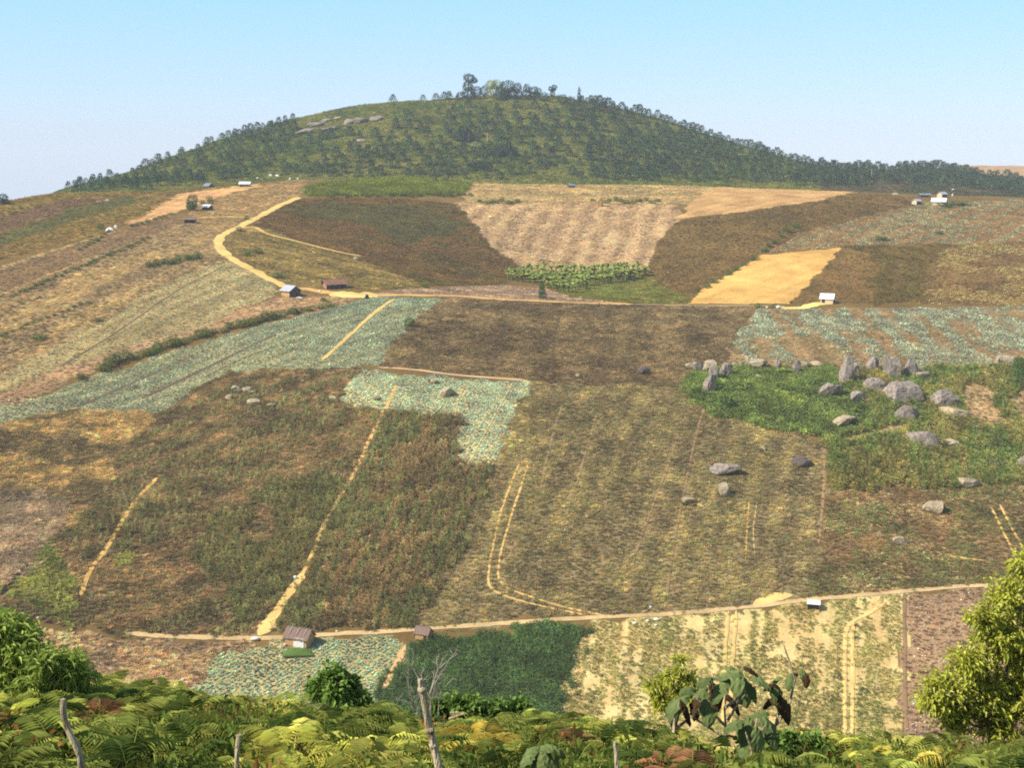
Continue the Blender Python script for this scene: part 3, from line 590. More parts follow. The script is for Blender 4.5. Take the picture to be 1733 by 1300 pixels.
# ------------------------------------------------------------------ roads and paths (photograph pixels, width in m)
ROADS = [
 ('dirt_road', [(505, 334), (470, 350), (435, 368), (412, 380), (396, 388), (380, 396), (371, 404), (369, 412), (373, 422), (392, 438), (412, 449), (435, 461), (460, 474), (486, 487)], 2.9, (236, 200, 124)),
 ('dirt_road', [(486, 489), (515, 489), (545, 494), (580, 498), (620, 499), (700, 500), (767, 501), (848, 507), (920, 510), (982, 513), (1072, 515)], 3.2, (222, 176, 110)),
 ('dirt_road', [(1072, 515), (1153, 517), (1287, 518), (1330, 519)], 1.0, (176, 146, 92)),
 ('dirt_yard', [(560, 496), (585, 499), (612, 500), (640, 499)], 6.5, (240, 210, 130)),
 ('dirt_track', [(1318, 522), (1350, 522), (1375, 517), (1388, 514), (1412, 513)], 2.6, (240, 214, 132)),
 ('dirt_track', [(398, 388), (428, 384), (448, 394), (500, 408), (580, 428), (612, 434)], 1.5, (226, 190, 118)),
 ('footpath', [(335, 369), (380, 367), (428, 368)], 1.6, (216, 178, 110)),
 ('footpath', [(667, 506), (655, 514), (640, 525), (600, 560), (545, 610)], 1.1, (230, 196, 122)),
 ('footpath', [(670, 655), (655, 688), (640, 715), (600, 800), (570, 850), (545, 895), (530, 935), (510, 975), (470, 1030), (440, 1078)], .75, (232, 190, 118)),
 ('footpath', [(515, 968), (480, 1018), (438, 1078)], 1.5, (240, 200, 124)),
 ('dirt_yard', [(462, 1046), (448, 1064), (436, 1079)], 2.6, (244, 208, 132)),
 ('footpath', [(800, 760), (765, 800), (690, 860), (600, 925), (540, 965)], 0.35, (180, 142, 84)),
 ('wheel_track', [(880, 782), (865, 820), (850, 860), (836, 920), (828, 960), (826, 985), (832, 998), (850, 1008), (900, 1023), (950, 1034), (1000, 1044)], .42, (236, 196, 120)),
 ('wheel_track', [(895, 782), (884, 818), (873, 850), (858, 900), (846, 945), (843, 972), (848, 988), (862, 998), (900, 1012), (960, 1030), (1030, 1044)], .42, (236, 196, 120)),
 ('dirt_path', [(215, 1073), (300, 1079), (430, 1081), (540, 1076), (700, 1067), (800, 1060), (900, 1053), (1030, 1045), (1120, 1041), (1200, 1035), (1300, 1025), (1400, 1013), (1480, 1007), (1540, 1001), (1640, 993), (1740, 985)], 1.0, (206, 166, 100)),
 ('dirt_yard', [(1275, 1027), (1300, 1017), (1322, 1009), (1345, 1008)], 2.0, (240, 204, 130)),
 ('wheel_track', [(1233, 1035), (1229, 1080), (1226, 1130), (1224, 1230)], .55, (246, 208, 132)),
 ('wheel_track', [(1246, 1034), (1243, 1080), (1239, 1130), (1237, 1230)], .55, (246, 208, 132)),
 ('wheel_track', [(1500, 1020), (1460, 1045), (1436, 1058), (1430, 1075), (1430, 1150), (1429, 1245)], .6, (246, 208, 132)),
 ('wheel_track', [(1445, 1055), (1442, 1080), (1443, 1150), (1442, 1245)], .55, (244, 204, 128)),
 ('footpath', [(270, 806), (245, 830), (215, 870), (180, 930), (150, 970), (136, 1010)], .85, (226, 184, 106)),
 ('footpath', [(1530, 1003), (1531, 1100), (1533, 1240)], .6, (150, 112, 72)),
 ('footpath', [(1590, 938), (1625, 945), (1670, 950)], 0.5, (232, 192, 112)),
 ('wheel_track', [(1678, 860), (1695, 895), (1715, 935)], .42, (236, 198, 112)),
 ('wheel_track', [(1692, 855), (1710, 890), (1735, 935)], .42, (236, 198, 112)),
 ('footpath', [(1396, 760), (1394, 830), (1386, 920)], .6, (166, 124, 72)),
 ('footpath', [(640, 622), (700, 626), (760, 634), (890, 644)], 1.0, (206, 158, 102)),
 ('footpath', [(690, 702), (765, 710), (872, 724)], 0.35, (190, 164, 104)),
 ('footpath', [(868, 648), (845, 690), (790, 790)], 0.3, (200, 178, 106)),
 ('footpath', [(686, 1094), (664, 1140), (645, 1175)], 1.0, (226, 166, 96)),
 ('footpath', [(795, 642), (775, 680), (770, 706)], 0.25, (196, 178, 106)),
 ('footpath', [(1370, 280), (1345, 292), (1315, 304)], 1.6, (190, 150, 96)),
 ('furrow', [(1192, 690), (1180, 730), (1165, 800), (1150, 870), (1136, 950), (1128, 1010)], .5, (150, 112, 66)),
 ('furrow', [(1150, 730), (1130, 790), (1100, 870), (1075, 940)], .45, (154, 118, 68)),
 ('furrow', [(1268, 846), (1264, 900), (1262, 950)], .3, (220, 180, 100)),
 ('furrow', [(1281, 850), (1275, 905), (1278, 945)], .25, (210, 170, 96)),
 ('furrow', [(950, 690), (930, 760), (915, 830)], .4, (160, 126, 74)),
 ('furrow', [(1010, 700), (985, 790), (950, 900)], .4, (150, 116, 68)),
 ('furrow', [(948, 530), (938, 570), (932, 630)], .5, (96, 74, 48)),
 ('furrow', [(240, 675), (330, 632), (420, 588), (470, 565)], .9, (104, 86, 66)),
 ('furrow', [(130, 690), (220, 650), (330, 600)], .7, (110, 92, 70)),
 ('furrow', [(345, 640), (400, 612), (470, 585)], .6, (108, 90, 66)),
 ('furrow', [(380, 450), (300, 492), (200, 560), (100, 622)], .5, (128, 100, 66)),
 ('furrow', [(2, 1008), (20, 985), (50, 955)], .8, (60, 48, 36)),
 ('dirt_yard', [(390, 316), (415, 318), (440, 316)], 3.4, (226, 182, 110)),
]


def strip(name, pts, w, col):
    """a worn track draped on the land, with ragged edges"""
    img = smooth_line(pts, 3.0)
    P = cast(img[:, 0], img[:, 1])
    keep = [0]
    for i in range(1, len(P)):
        if np.hypot(*(P[i, :2] - P[keep[-1], :2])) > 0.5: keep.append(i)
    P = smooth_line(P[keep][:, :2], 0.8) if len(keep) > 2 else P[:, :2]
    k = 3
    if len(P) > 8:
        Q = P.copy()
        for _ in range(3): Q[1:-1] = (Q[:-2] + 2 * Q[1:-1] + Q[2:]) / 4
        P = Q
    T = np.gradient(P, axis=0); T /= np.linalg.norm(T, axis=1, keepdims=True) + 1e-9
    Nn = np.c_[-T[:, 1], T[:, 0]]
    s = np.arange(len(P)) * 0.8
    wl = w / 2 * (0.45 + 1.15 * fbm(s / 3.5, s * 0 + len(ROADS), 21, 3)); wr = w / 2 * (0.45 + 1.15 * fbm(s / 3.5, s * 0 + 40, 23, 3))
    end = np.clip(np.minimum(s, s[-1] - s) / 1.5 + 0.15, 0, 1)
    rows = []
    for f in np.linspace(-1, 1, 5):
        o = np.where(f < 0, f * wl, f * wr) * end
        xy = P + Nn * o[:, None]
        rows.append(np.c_[xy, hgt(xy[:, 0], xy[:, 1]) + 0.12 - 0.03 * abs(f)])
    V = np.stack(rows, 1).reshape(-1, 3); m = len(P)
    fs = [(i * 5 + j, i * 5 + j + 1, (i + 1) * 5 + j + 1, (i + 1) * 5 + j) for i in range(m - 1) for j in range(4)]
    mb = MB().add(V, fs)
    o = mb.build(name, road_mat(col))
    tag(o, kind='structure')
    ROADPTS.append((P, w))
    return o


_rm = {}


def road_mat(col):
    if col not in _rm: _rm[col] = soil_mat('packed_earth', None, tone(col) if sum(col) < 500 else (col[0], col[1], min(255, col[2] * 1.0)), KS * 1.0, 1.6)
    return _rm[col]


ROADPTS = []
for r in ROADS: strip(*r)

# ------------------------------------------------------------------ fields in plan
for f in FIELDS:
    img = densify(f['poly'], 10)
    if f.get('ext') == 'hill':          # plan outline from the slope itself: sample the slope and classify there
        f['plan'] = None
    else:
        P = cast(img[:, 0], img[:, 1]); f['plan'] = P[:, :2]
    if 'row' in f:
        a = cast([f['row'][0][0], f['row'][1][0]], [f['row'][0][1], f['row'][1][1]])
        d = a[1, :2] - a[0, :2]; f['dir'] = d / np.linalg.norm(d)


def soil_gain(q, f):
    g = np.array(GAIN.get(q, (1, 1, 1)))
    if f['crops'][0][0] in (Cb, Wd) or f.get('gs'): g = np.full(3, g.prod() ** (1 / 3)) * [1.04, 1.0, .86]
    return g * f.get('gs', 1.0)


def in_field(f, x, y):
    if f['plan'] is not None:
        j = np.interp(y, [200, 330, 400], [1.7, 1.0, .45])
        if 'jit' in f:
            x = x + (fbm(x / 11, y / 11, 33, 2) - .5) * 4 * f['jit']; y = y + (fbm(x / 11, y / 11, 35, 2) - .5) * 4 * f['jit']
        wq = np.interp(y, [190, 225, 270, 330, 395, 440, 480, 560], [.6, .9, 2.3, 1.8, .6, .8, 2.2, 3.0])
        x = x + (fbm(x / 7, y / 7, 37, 2) - .5) * 2 * wq; y = y + (fbm(x / 7, y / 7, 39, 2) - .5) * 2 * wq
        xx = x + (vnoise(x / 2.5, y / 2.5, 31) - .5) * 2 * j; yy = y + (vnoise(x / 2.5, y / 2.5, 32) - .5) * 2 * j
        return inside(xx, yy, f['plan'])
    z = hgt(x, y)
    px, py, d = project(x, y, z)
    return (y > 600) & (y < 1120) & ((px < 1388) if f['poly'][0][0] < 1000 else (px >= 1388))


def pattern(f, x, y, scale, seed):
    """0..1 patchiness, drawn out along the crop rows"""
    n = fbm(x / scale, y / scale, seed, 4)
    if 'dir' in f:
        d = f['dir']; a = x * d[0] + y * d[1]; b = -x * d[1] + y * d[0]
        rw = f.get('rw', .45); n = (1 - rw) * n + rw * fbm(a / (scale * 3.5), b / (f['rp'] * 0.5), seed + 7, 3)
        per = f['rp'] * (1 + .12 * (fbm(a / 30, b / 30, seed + 3, 2) - .5))
        w_ = np.sin(2 * np.pi * b / f['rp'] + 2.2 * fbm(a / 25, b / 14, seed + 5, 2))
        n = n + f.get('sa', .05) * w_ * (.5 + fbm(a / 9, b / 9, seed + 11, 2))
    return n


# terrain mesh --------------------------------------------------------------
vx = X.ravel(); vy = YY.ravel(); vz = Z.ravel()
ncol = len(tg); nrow = len(yg)
soil = np.tile(lin((128, 104, 62), KS), (len(vx), 1))
far = vy > 1050
soil[far] = lin((190, 150, 104), KS)
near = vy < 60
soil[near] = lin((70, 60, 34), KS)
ppx, ppy, _ = project(vx, vy, vz)
cand = (vy > 130) & (ppx > -250) & (ppx < 2000)
for q, f in enumerate(FIELDS):
    if f['plan'] is not None:
        ex = 4 + 2.2 * f.get('jit', 0); lo = f['plan'].min(0) - ex; hi = f['plan'].max(0) + ex
        idx = np.where(cand & (vx > lo[0]) & (vx < hi[0]) & (vy > lo[1]) & (vy < hi[1]))[0]
    else:
        idx = np.where((vy > 600) & (vy < 1120))[0]
    idx = idx[in_field(f, vx[idx], vy[idx])]
    c1, c2, sc = f['g']
    n = sstep(.36, .64, pattern(f, vx[idx], vy[idx], sc, 50 + q))[:, None]
    soil[idx] = np.clip((lin(tone(c1), KS) * (1 - n) + lin(tone(c2), KS) * n) * soil_gain(q, f), 0, .85)
me = bpy.data.meshes.new('terrain')
ii = (np.arange(nrow - 1)[:, None] * ncol + np.arange(ncol - 1)[None, :]).ravel()
quads = np.stack([ii, ii + 1, ii + ncol + 1, ii + ncol], 1).astype(np.int32)
me.vertices.add(len(vx)); me.vertices.foreach_set('co', np.c_[vx, vy, vz].astype(np.float32).ravel())
me.loops.add(quads.size); me.loops.foreach_set('vertex_index', quads.ravel())
me.polygons.add(len(quads)); me.polygons.foreach_set('loop_start', (np.arange(len(quads)) * 4).astype(np.int32))
me.polygons.foreach_set('use_smooth', np.ones(len(quads), bool))
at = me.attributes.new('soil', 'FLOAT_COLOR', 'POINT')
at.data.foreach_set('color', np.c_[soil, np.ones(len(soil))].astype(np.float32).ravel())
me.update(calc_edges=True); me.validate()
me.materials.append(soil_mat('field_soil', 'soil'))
terrain = bpy.data.objects.new('terrain', me); COL.objects.link(terrain)
tag(terrain, kind='structure')

# ------------------------------------------------------------------ plant forms the crops are sown with
FORMS = bpy.data.collections.new('plant forms')
MAT_CROP = leaf_mat('crop_leaf', transl=0.42, attr='tint')
form_ids = {}


def form(kind, mb, mat=None):
    o = bpy.data.objects.new('plant_form.%03d' % len(FORMS.objects), mb.mesh('plant_form', mat or MAT_CROP))
    form_ids.setdefault(kind, []).append(len(FORMS.objects))
    FORMS.objects.link(o)


def rdir(n, zlo, zhi):
    th = rng.uniform(0, 2 * np.pi, n); z = rng.uniform(zlo, zhi, n); r = np.sqrt(np.maximum(0, 1 - z * z))
    return np.c_[np.cos(th) * r, np.sin(th) * r, z]


for v in range(3):                              # grass tussock
    mb = MB(); n = 34
    c = np.c_[rng.normal(0, .3, (n, 2)), np.zeros(n)]
    mb.leaves(c, rdir(n, .45, .95), rng.uniform(.55, 1.0, n), rng.uniform(.10, .18, n), fold=.03, droop=.22, shade=rng.uniform(.82, 1.18, n))
    form(G, mb)
for v in range(3):                              # leafy weed
    mb = MB(); n = 46
    d = rdir(n, -.05, 1); c = d * rng.uniform(.15, .55, (n, 1)) * [1, 1, .9] + [0, 0, .08]
    mb.leaves(c, d + rng.normal(0, .5, (n, 3)), rng.uniform(.18, .34, n), rng.uniform(.12, .2, n), droop=.2)
    form(Wd, mb)
for v in range(3):                              # three corn stalks
    mb = MB()
    for s in range(3):
        b = np.r_[rng.normal(0, .22, 2), 0]; h = rng.uniform(.8, 1.1)
        mb.tube([b, b + [0.02, 0, h * .6], b + [0.03, .02, h]], [.018, .014, .006], 4, cap=False)
        n = 8
        c = b + np.c_[np.zeros((n, 2)), np.linspace(.12, .9, n) * h]
        mb.leaves(c, rdir(n, .35, .75), rng.uniform(.4, .6, n), rng.uniform(.06, .09, n), fold=.03, droop=.42)
        mb.leaves(np.repeat([b + [0, 0, h]], 3, 0), rdir(3, .7, .95), .16, .03, shade=1.5)
    form(Cn, mb)
for v in range(2):                              # cabbage rosette
    mb = MB(); n = 11
    d = rdir(n, .12, .6); d[:4, 2] += 1.0
    mb.leaves(np.c_[np.zeros((n, 2)), np.full(n, .06)], d, rng.uniform(.42, .6, n), rng.uniform(.3, .42, n), up=np.tile([0, 0, 1.0], (n, 1)), fold=-.05, droop=.05)
    form(Cb, mb)
for v in range(2):                              # flattened straw
    mb = MB(); n = 26
    c = np.c_[rng.normal(0, .45, (n, 2)), rng.uniform(0, .1, n)]
    mb.leaves(c, rdir(n, .02, .5), rng.uniform(.4, .8, n), rng.uniform(.05, .1, n), fold=.02, droop=.05)
    form(St, mb)


def fern_frond(mb, base, th, L, lift, npair, shade):
    """one arching frond: a midrib and two combs of drooping leaflets"""
    s = np.linspace(0, 1, npair)
    arch = lift * s - (lift * .75 + .25) * s**2
    out = L * (s * .92)
    P = base + np.c_[np.cos(th) * out, np.sin(th) * out, L * arch]
    T = np.gradient(P, axis=0); T /= np.linalg.norm(T, axis=1, keepdims=True)
    side = np.cross(T, [0, 0, 1.0]); side /= np.linalg.norm(side, axis=1, keepdims=True)
    mb.tube(P[::3], np.linspace(.006, .002, len(P[::3])), 3, cap=False, shade=.8)
    ln = L * .37 * np.sin(np.pi * np.clip(s * .9 + .13, 0, 1)) ** .8 * (1 - .25 * s)
    ok = s > .18
    for sg in (-1, 1):
        d = side[ok] * sg + T[ok] * .42 + rng.normal(0, .06, (ok.sum(), 3))
        mb.leaves(P[ok], d, ln[ok], L * .027, up=np.tile([0, 0, 1.0], (ok.sum(), 1)), shade=shade * rng.uniform(.8, 1.2, ok.sum()), fold=.02, droop=.34)


MAT_FERN = leaf_mat('fern_leaf', transl=0.4, attr='tint')
for v in range(5):
    mb = MB()
    nf = 9
    for k in range(nf):
        b = np.r_[rng.normal(0, .05, 2), rng.uniform(.25, .8)]
        mb.tube([b * [1, 1, 0], b], [.006, .005], 3, cap=False, shade=.7)
        fern_frond(mb, b, 2 * np.pi * (k + rng.uniform(-.3, .3)) / nf, rng.uniform(.45, .85), rng.uniform(.5, 1.3), 18, rng.uniform(.75, 1.2))
    form('fern', mb, MAT_FERN)
for v in range(3):                              # thin arching grass
    mb = MB()
    for k in range(26):
        th = rng.uniform(0, 6.28); el = rng.uniform(.5, 1.2); s = np.linspace(0, 1, 4); Lb = rng.uniform(.6, 1.1)
        o_ = Lb * s * math.cos(el); u_ = Lb * (s * math.sin(el) - .35 * s**2.4)
        b0 = rng.normal(0, .06, 2); P4 = np.c_[b0[0] + np.cos(th) * o_, b0[1] + np.sin(th) * o_, u_]
        sd4 = np.array([-math.sin(th), math.cos(th), 0]) * .007; wd4 = (1 - .9 * s)[:, None]
        mb.add(np.r_[P4 + sd4 * wd4, P4 - sd4 * wd4], [(i, i + 1, 5 + i, 4 + i) for i in range(3)], rng.uniform(.8, 1.2))
    form('blade', mb, MAT_FERN)
for v in range(3):                              # broad-leaved undergrowth
    mb = MB(); n = 170
    d = rdir(n, 0, 1); c = d * rng.uniform(.1, .5, (n, 1)) + [0, 0, .1]
    mb.leaves(c, d + rng.normal(0, .6, (n, 3)), rng.uniform(.06, .11, n), rng.uniform(.03, .055, n), droop=.25)
    form('under', mb, MAT_FERN)

# ------------------------------------------------------------------ node group that sows the plants
ng = bpy.data.node_groups.new('sow_plants', 'GeometryNodeTree')
ng.interface.new_socket('Geometry', in_out='INPUT', socket_type='NodeSocketGeometry')
ng.interface.new_socket('Geometry', in_out='OUTPUT', socket_type='NodeSocketGeometry')
gi = ng.nodes.new('NodeGroupInput'); go = ng.nodes.new('NodeGroupOutput')
ip = ng.nodes.new('GeometryNodeInstanceOnPoints'); ci = ng.nodes.new('GeometryNodeCollectionInfo')
ci.inputs['Collection'].default_value = FORMS
ci.inputs['Separate Children'].default_value = True; ci.inputs['Reset Children'].default_value = True
e2r = ng.nodes.new('FunctionNodeEulerToRotation')


def nattr(name, typ):
    n = ng.nodes.new('GeometryNodeInputNamedAttribute'); n.data_type = typ
    n.inputs['Name'].default_value = name
    return n.outputs['Attribute']


L = ng.links.new
L(gi.outputs[0], ip.inputs['Points']); L(ci.outputs[0], ip.inputs['Instance'])
ip.inputs['Pick Instance'].default_value = True
L(nattr('form', 'INT'), ip.inputs['Instance Index'])
L(nattr('turn', 'FLOAT_VECTOR'), e2r.inputs[0]); L(e2r.outputs[0], ip.inputs['Rotation'])
L(nattr('size', 'FLOAT_VECTOR'), ip.inputs['Scale'])
L(ip.outputs[0], go.inputs[0])


def sow(name, P, forms, size, tint, turn, label, cat):
    me = bpy.data.meshes.new(name)
    n = len(P)
    me.vertices.add(n); me.vertices.foreach_set('co', P.astype(np.float32).ravel())
    for nm, ty, key, arr in (('form', 'INT', 'value', forms.astype(np.int32)), ('size', 'FLOAT_VECTOR', 'vector', size.astype(np.float32).ravel()),
                             ('turn', 'FLOAT_VECTOR', 'vector', turn.astype(np.float32).ravel()),
                             ('tint', 'FLOAT_COLOR', 'color', np.c_[tint, np.ones(n)].astype(np.float32).ravel())):
        a = me.attributes.new(nm, ty, 'POINT'); a.data.foreach_set(key, arr)
    me.materials.append(MAT_CROP)
    o = bpy.data.objects.new(name, me); COL.objects.link(o)
    m = o.modifiers.new('sow', 'NODES'); m.node_group = ng
    return tag(o, label, cat, kind='stuff')


def road_clear(x, y):
    ok = np.ones(len(x), bool)
    for P, w in ROADPTS:
        lo = P.min(0) - w; hi = P.max(0) + w
        i = np.where((x > lo[0]) & (x < hi[0]) & (y > lo[1]) & (y < hi[1]))[0]
        if not len(i): continue
        Q = P[::2]
        d = np.full(len(i), 1e9)
        for s in range(0, len(Q), 200):
            q = Q[s:s + 200]
            d = np.minimum(d, ((x[i][:, None] - q[None, :, 0])**2 + (y[i][:, None] - q[None, :, 1])**2).min(1))
        ok[i[d < ((w / 2 + .30) * rng.uniform(.75, 1.2, len(i)))**2]] = False
    return ok


NSOWN = 0
for q, f in enumerate(FIELDS):
    parts = []
    if f['plan'] is not None:
        ex = 3 + 2.2 * f.get('jit', 0); lo = f['plan'].min(0) - ex; hi = f['plan'].max(0) + ex
    else:
        lo = np.array([-420., 600.]); hi = np.array([480., 1000.])
        if f['poly'][0][0] > 1000: lo[0] = 150
        else: hi[0] = 260
    for cidx, c in enumerate(f['crops']):
        kind, dens, sz, ca, cb, sc = c[:6]
        st = 1 / math.sqrt(dens)
        gx, gy = np.meshgrid(np.arange(lo[0], hi[0], st), np.arange(lo[1], hi[1], st))
        x = gx.ravel(); y = gy.ravel()
        if kind in (Cb, Cn) and 'dir' in f:      # planted in rows
            mid = (lo + hi) / 2; R = np.hypot(*(hi - lo)) / 2
            sp_ = max(.62, st * .9); al = st * st / sp_
            ga, gb = np.meshgrid(np.arange(-R, R, al), np.arange(-R, R, sp_))
            ga = ga.ravel() + rng.normal(0, al * .4, ga.size); gb = gb.ravel() + rng.normal(0, sp_ * .22, gb.size)
            d = f['dir']; x = mid[0] + ga * d[0] - gb * d[1]; y = mid[1] + ga * d[1] + gb * d[0]
            k = (x > lo[0]) & (x < hi[0]) & (y > lo[1]) & (y < hi[1]); x = x[k]; y = y[k]
        else:
            x = x + rng.uniform(-.5, .5, x.size) * st; y = y + rng.uniform(-.5, .5, y.size) * st
        k = in_field(f, x, y); x, y = x[k], y[k]
        if not f.get('over'):
            k = np.ones(len(x), bool)
            for f2 in FIELDS[q + 1:]:
                if f2.get('over') and f['plan'] is not None: k &= ~in_field(f2, x, y)
            x, y = x[k], y[k]
        n = pattern(f, x, y, sc, 90 + 7 * q + cidx)
        if len(c) > 6:
            k = rng.random(len(x)) < sstep(c[6], c[7], n); x, y, n = x[k], y[k], n[k]
        z = hgt(x, y)
        px, py, _ = project(x, y, z)
        k = (px > -70) & (px < 1803) & (py < 1330) & road_clear(x, y)
        x, y, z, n = x[k], y[k], z[k], n[k]
        if not len(x): continue
        m = len(x)
        mixn = np.clip(sstep(.38, .62, n) + rng.normal(0, .28, m), 0, 1)[:, None]
        t = (lin(tone(ca), KC) * (1 - mixn) + lin(tone(cb), KC) * mixn) * GAIN.get(q, (1, 1, 1))
        mid_ = fbm(x / 3.2, y / 3.2, 200 + q, 3)
        t = t * (1 + 1.1 * (mid_ - .5))[:, None]
        t = t * np.exp(rng.normal(0, .15, (m, 1))) * np.exp(rng.normal(0, .04, (m, 3)))
        s = rng.uniform(*sz, m)
        S3 = np.c_[s, s, s]
        if kind in (G, Wd, St): S3[:, 2] *= np.interp(y, [280, 420, 600, 700], [.95, .6, .6, .9])
        if kind == Cn: S3 = np.c_[s * .95, s * .95, s * 1.15]
        parts.append((np.c_[x, y, z - .03], rng.choice(form_ids[kind], m), S3, t,
                      np.c_[rng.normal(0, .12, m), rng.normal(0, .12, m), rng.uniform(0, 6.28, m)]))
    P, fm, S3, t, tu = [np.concatenate(a) for a in zip(*parts)]
    NSOWN += len(P)
    sow(f['n'], P, fm, S3, np.clip(t, 0, .95), tu, f['lab'], f['cat'])
print('plants sown', NSOWN, 'terrain verts', len(vx))
# ------------------------------------------------------------------ trees, shrubs, rocks, huts out on the slopes
KL = 1.25


def ground_z(x, y): return float(hgt(np.array([x]), np.array([y]))[0])


M_PINE = leaf_mat('pine_needles', (70, 92, 66), .12, k=KL)
M_DARK = leaf_mat('dark_foliage', (60, 76, 62), .12, k=KL)
M_SHRUB = leaf_mat('shrub_foliage', (98, 108, 56), .2, k=KL)
M_SHRUB2 = leaf_mat('green_shrub_foliage', (86, 108, 54), .2, k=KL)
M_PALE = leaf_mat('pale_foliage', (150, 156, 104), .2, k=KL)
M_BAN = leaf_mat('banana_leaf', (134, 146, 72), .3, k=1.35)
M_BARE = rough_mat('bare_twigs', (120, 104, 104), (150, 134, 130), 8, bump=0)
M_BARK = rough_mat('bark', (96, 76, 60), (140, 118, 96), 9, stretch=(1, 1, .25), bump=.5)
M_PALEWOOD = rough_mat('bleached_wood', (176, 158, 134), (206, 192, 170), 9, stretch=(1, 1, .2), bump=.4)


def foliage_blob(mb, c, r, n, leaf, shade=(.65, 1.35), flat=1.0):
    c = np.asarray(c, float); r = np.broadcast_to(np.asarray(r, float), 3)
    d = rng.normal(size=(n, 3)); d /= np.linalg.norm(d, axis=1, keepdims=True)
    rad = rng.uniform(.45, 1.0, (n, 1)) ** .6
    lump = .75 + .5 * fbm(d[:, 0] * 2.2 + c[0] * 3, d[:, 1] * 2.2 + d[:, 2] * 2.2, 71, 2)[:, None]
    p = c + d * rad * lump * r
    mb.leaves(p, d + rng.normal(0, .7, (n, 3)), leaf * rng.uniform(.7, 1.3, n), leaf * .6 * rng.uniform(.7, 1.2, n), shade=rng.uniform(*shade, n))


def pine_mesh(v):
    """young pine: whorls of up-tilted sprays on a leader, 1 unit tall"""
    cr = MB()
    lv = 8
    for k in range(lv):
        h = .05 + .95 * k / lv
        r = (.36 + .05 * v) * (1 - (k / lv) ** 1.4) * rng.uniform(.85, 1.15) + .03
        n = 9
        th = 2 * np.pi * np.arange(n) / n + rng.uniform(0, 6)
        for q in range(3):
            f = (.35, .65, .9)[q]
            c = np.c_[np.cos(th) * r * f, np.sin(th) * r * f, np.full(n, h) + rng.normal(0, .02, n)]
            d = np.c_[np.cos(th), np.sin(th), np.full(n, .55)] + rng.normal(0, .4, (n, 3))
            cr.leaves(c, d, rng.uniform(.12, .2, n), rng.uniform(.07, .12, n), droop=.0, shade=rng.uniform(.65, 1.3, n))
    cr.leaves(np.tile([0, 0, .9], (5, 1)), rdir(5, .7, 1), .16, .05)
    tr = MB().tube([[0, 0, -.05], [0, 0, .3], [.01, 0, .92]], [.022, .018, .006], 5)
    return tr.mesh('trunk', M_BARK), cr.mesh('crown', M_PINE)


PINES = [pine_mesh(v) for v in range(4)]


def poisson(poly, spacing, n, keep=None):
    poly = np.array(poly, float); lo = poly.min(0); hi = poly.max(0)
    pts = []
    cand = rng.uniform(lo, hi, (n, 2))
    cand = cand[inside(cand[:, 0], cand[:, 1], poly)]
    if keep is not None: cand = cand[rng.random(len(cand)) < keep(cand[:, 0], cand[:, 1])]
    for c in cand:
        if all((c[0] - p[0])**2 + ((c[1] - p[1]) * 1.5)**2 > spacing**2 for p in pts): pts.append(c)
    return pts


PTS = []
# skyline row on the left shoulder, traced one by one
for x, y in [(104, 322), (116, 320), (127, 319), (134, 316), (146, 313), (158, 310), (170, 306), (182, 302), (186, 302), (196, 299), (206, 296), (216, 292), (226, 289), (238, 284), (247, 281), (258, 277), (268, 274), (276, 271), (284, 269), (297, 264), (308, 261), (328, 252), (338, 250), (350, 245), (358, 243), (376, 239), (387, 234), (398, 231), (405, 230), (414, 227), (424, 224), (436, 221), (445, 219), (460, 216), (472, 213), (483, 210), (496, 206), (537, 195), (665, 174), (682, 172), (716, 171), (728, 170), (738, 171), (752, 170), (760, 170), (774, 171)]:
    PTS.append((x, y, rng.uniform(10, 15)))
D1 = [(100, 326), (300, 266), (440, 226), (500, 212), (500, 240), (460, 270), (520, 300), (470, 296), (400, 306), (330, 312), (210, 328), (110, 326)]
for p in poisson(D1, 11.5, 1500, lambda x, y: .35 + .9 * sstep(.35, .6, fbm(x / 50, y / 30, 4, 2))): PTS.append((*p, rng.uniform(11, 17)))
D2 = [(500, 240), (640, 215), (800, 178), (1000, 190), (1010, 305), (800, 304), (560, 300), (520, 300)]
for p in poisson(D2, 15, 1300, lambda x, y: .25 + .75 * sstep(.35, .6, fbm(x / 45, y / 30, 9, 2))): PTS.append((*p, rng.uniform(11, 18)))
D3 = [(960, 175), (1060, 196), (1200, 240), (1380, 290), (1330, 312), (1200, 308), (1000, 306), (990, 240)]
for p in poisson(D3, 11.5, 3500, lambda x, y: .10 + .9 * sstep(980, 1180, x + .4 * (y - 240))): PTS.append((*p, rng.uniform(12, 18)))
for x in np.arange(985, 1385, 7.5):
    PTS.append((x, pchip([900, 920, 1000, 1100, 1200, 1300, 1380], [163, 163, 175, 199, 231, 260, 283], [x])[0] + rng.uniform(0, 3), rng.uniform(9, 17)))
D4 = [(1385, 278), (1500, 292), (1560, 286), (1640, 294), (1733, 306), (1750, 326), (1680, 324), (1600, 318), (1500, 312), (1420, 316), (1345, 314), (1330, 306)]
for p in poisson(D4, 8.8, 4000): PTS.append((*p, rng.uniform(11, 17)))
for x in np.arange(1388, 1650, 6.5):
    PTS.append((x, pchip([1380, 1450, 1510, 1560, 1640, 1733], [283, 288, 291, 286, 294, 305], [x])[0] + rng.uniform(0, 3), rng.uniform(10, 17)))
PTS = [p for p in PTS if not (500 < p[0] < 660 and 190 < p[1] < 228)]
A = np.array(PTS)
P = cast(A[:, 0], A[:, 1])
ok = (P[:, 1] > 600) & (P[:, 1] < 1000)
A, P = A[ok], P[ok]
hts = A[:, 2] * np.array([mpp(p) for p in P]) * 1.12
vis = visible(P + np.c_[np.zeros((len(P), 2)), hts * .8], .3)
A, P, hts = A[vis], P[vis], hts[vis]
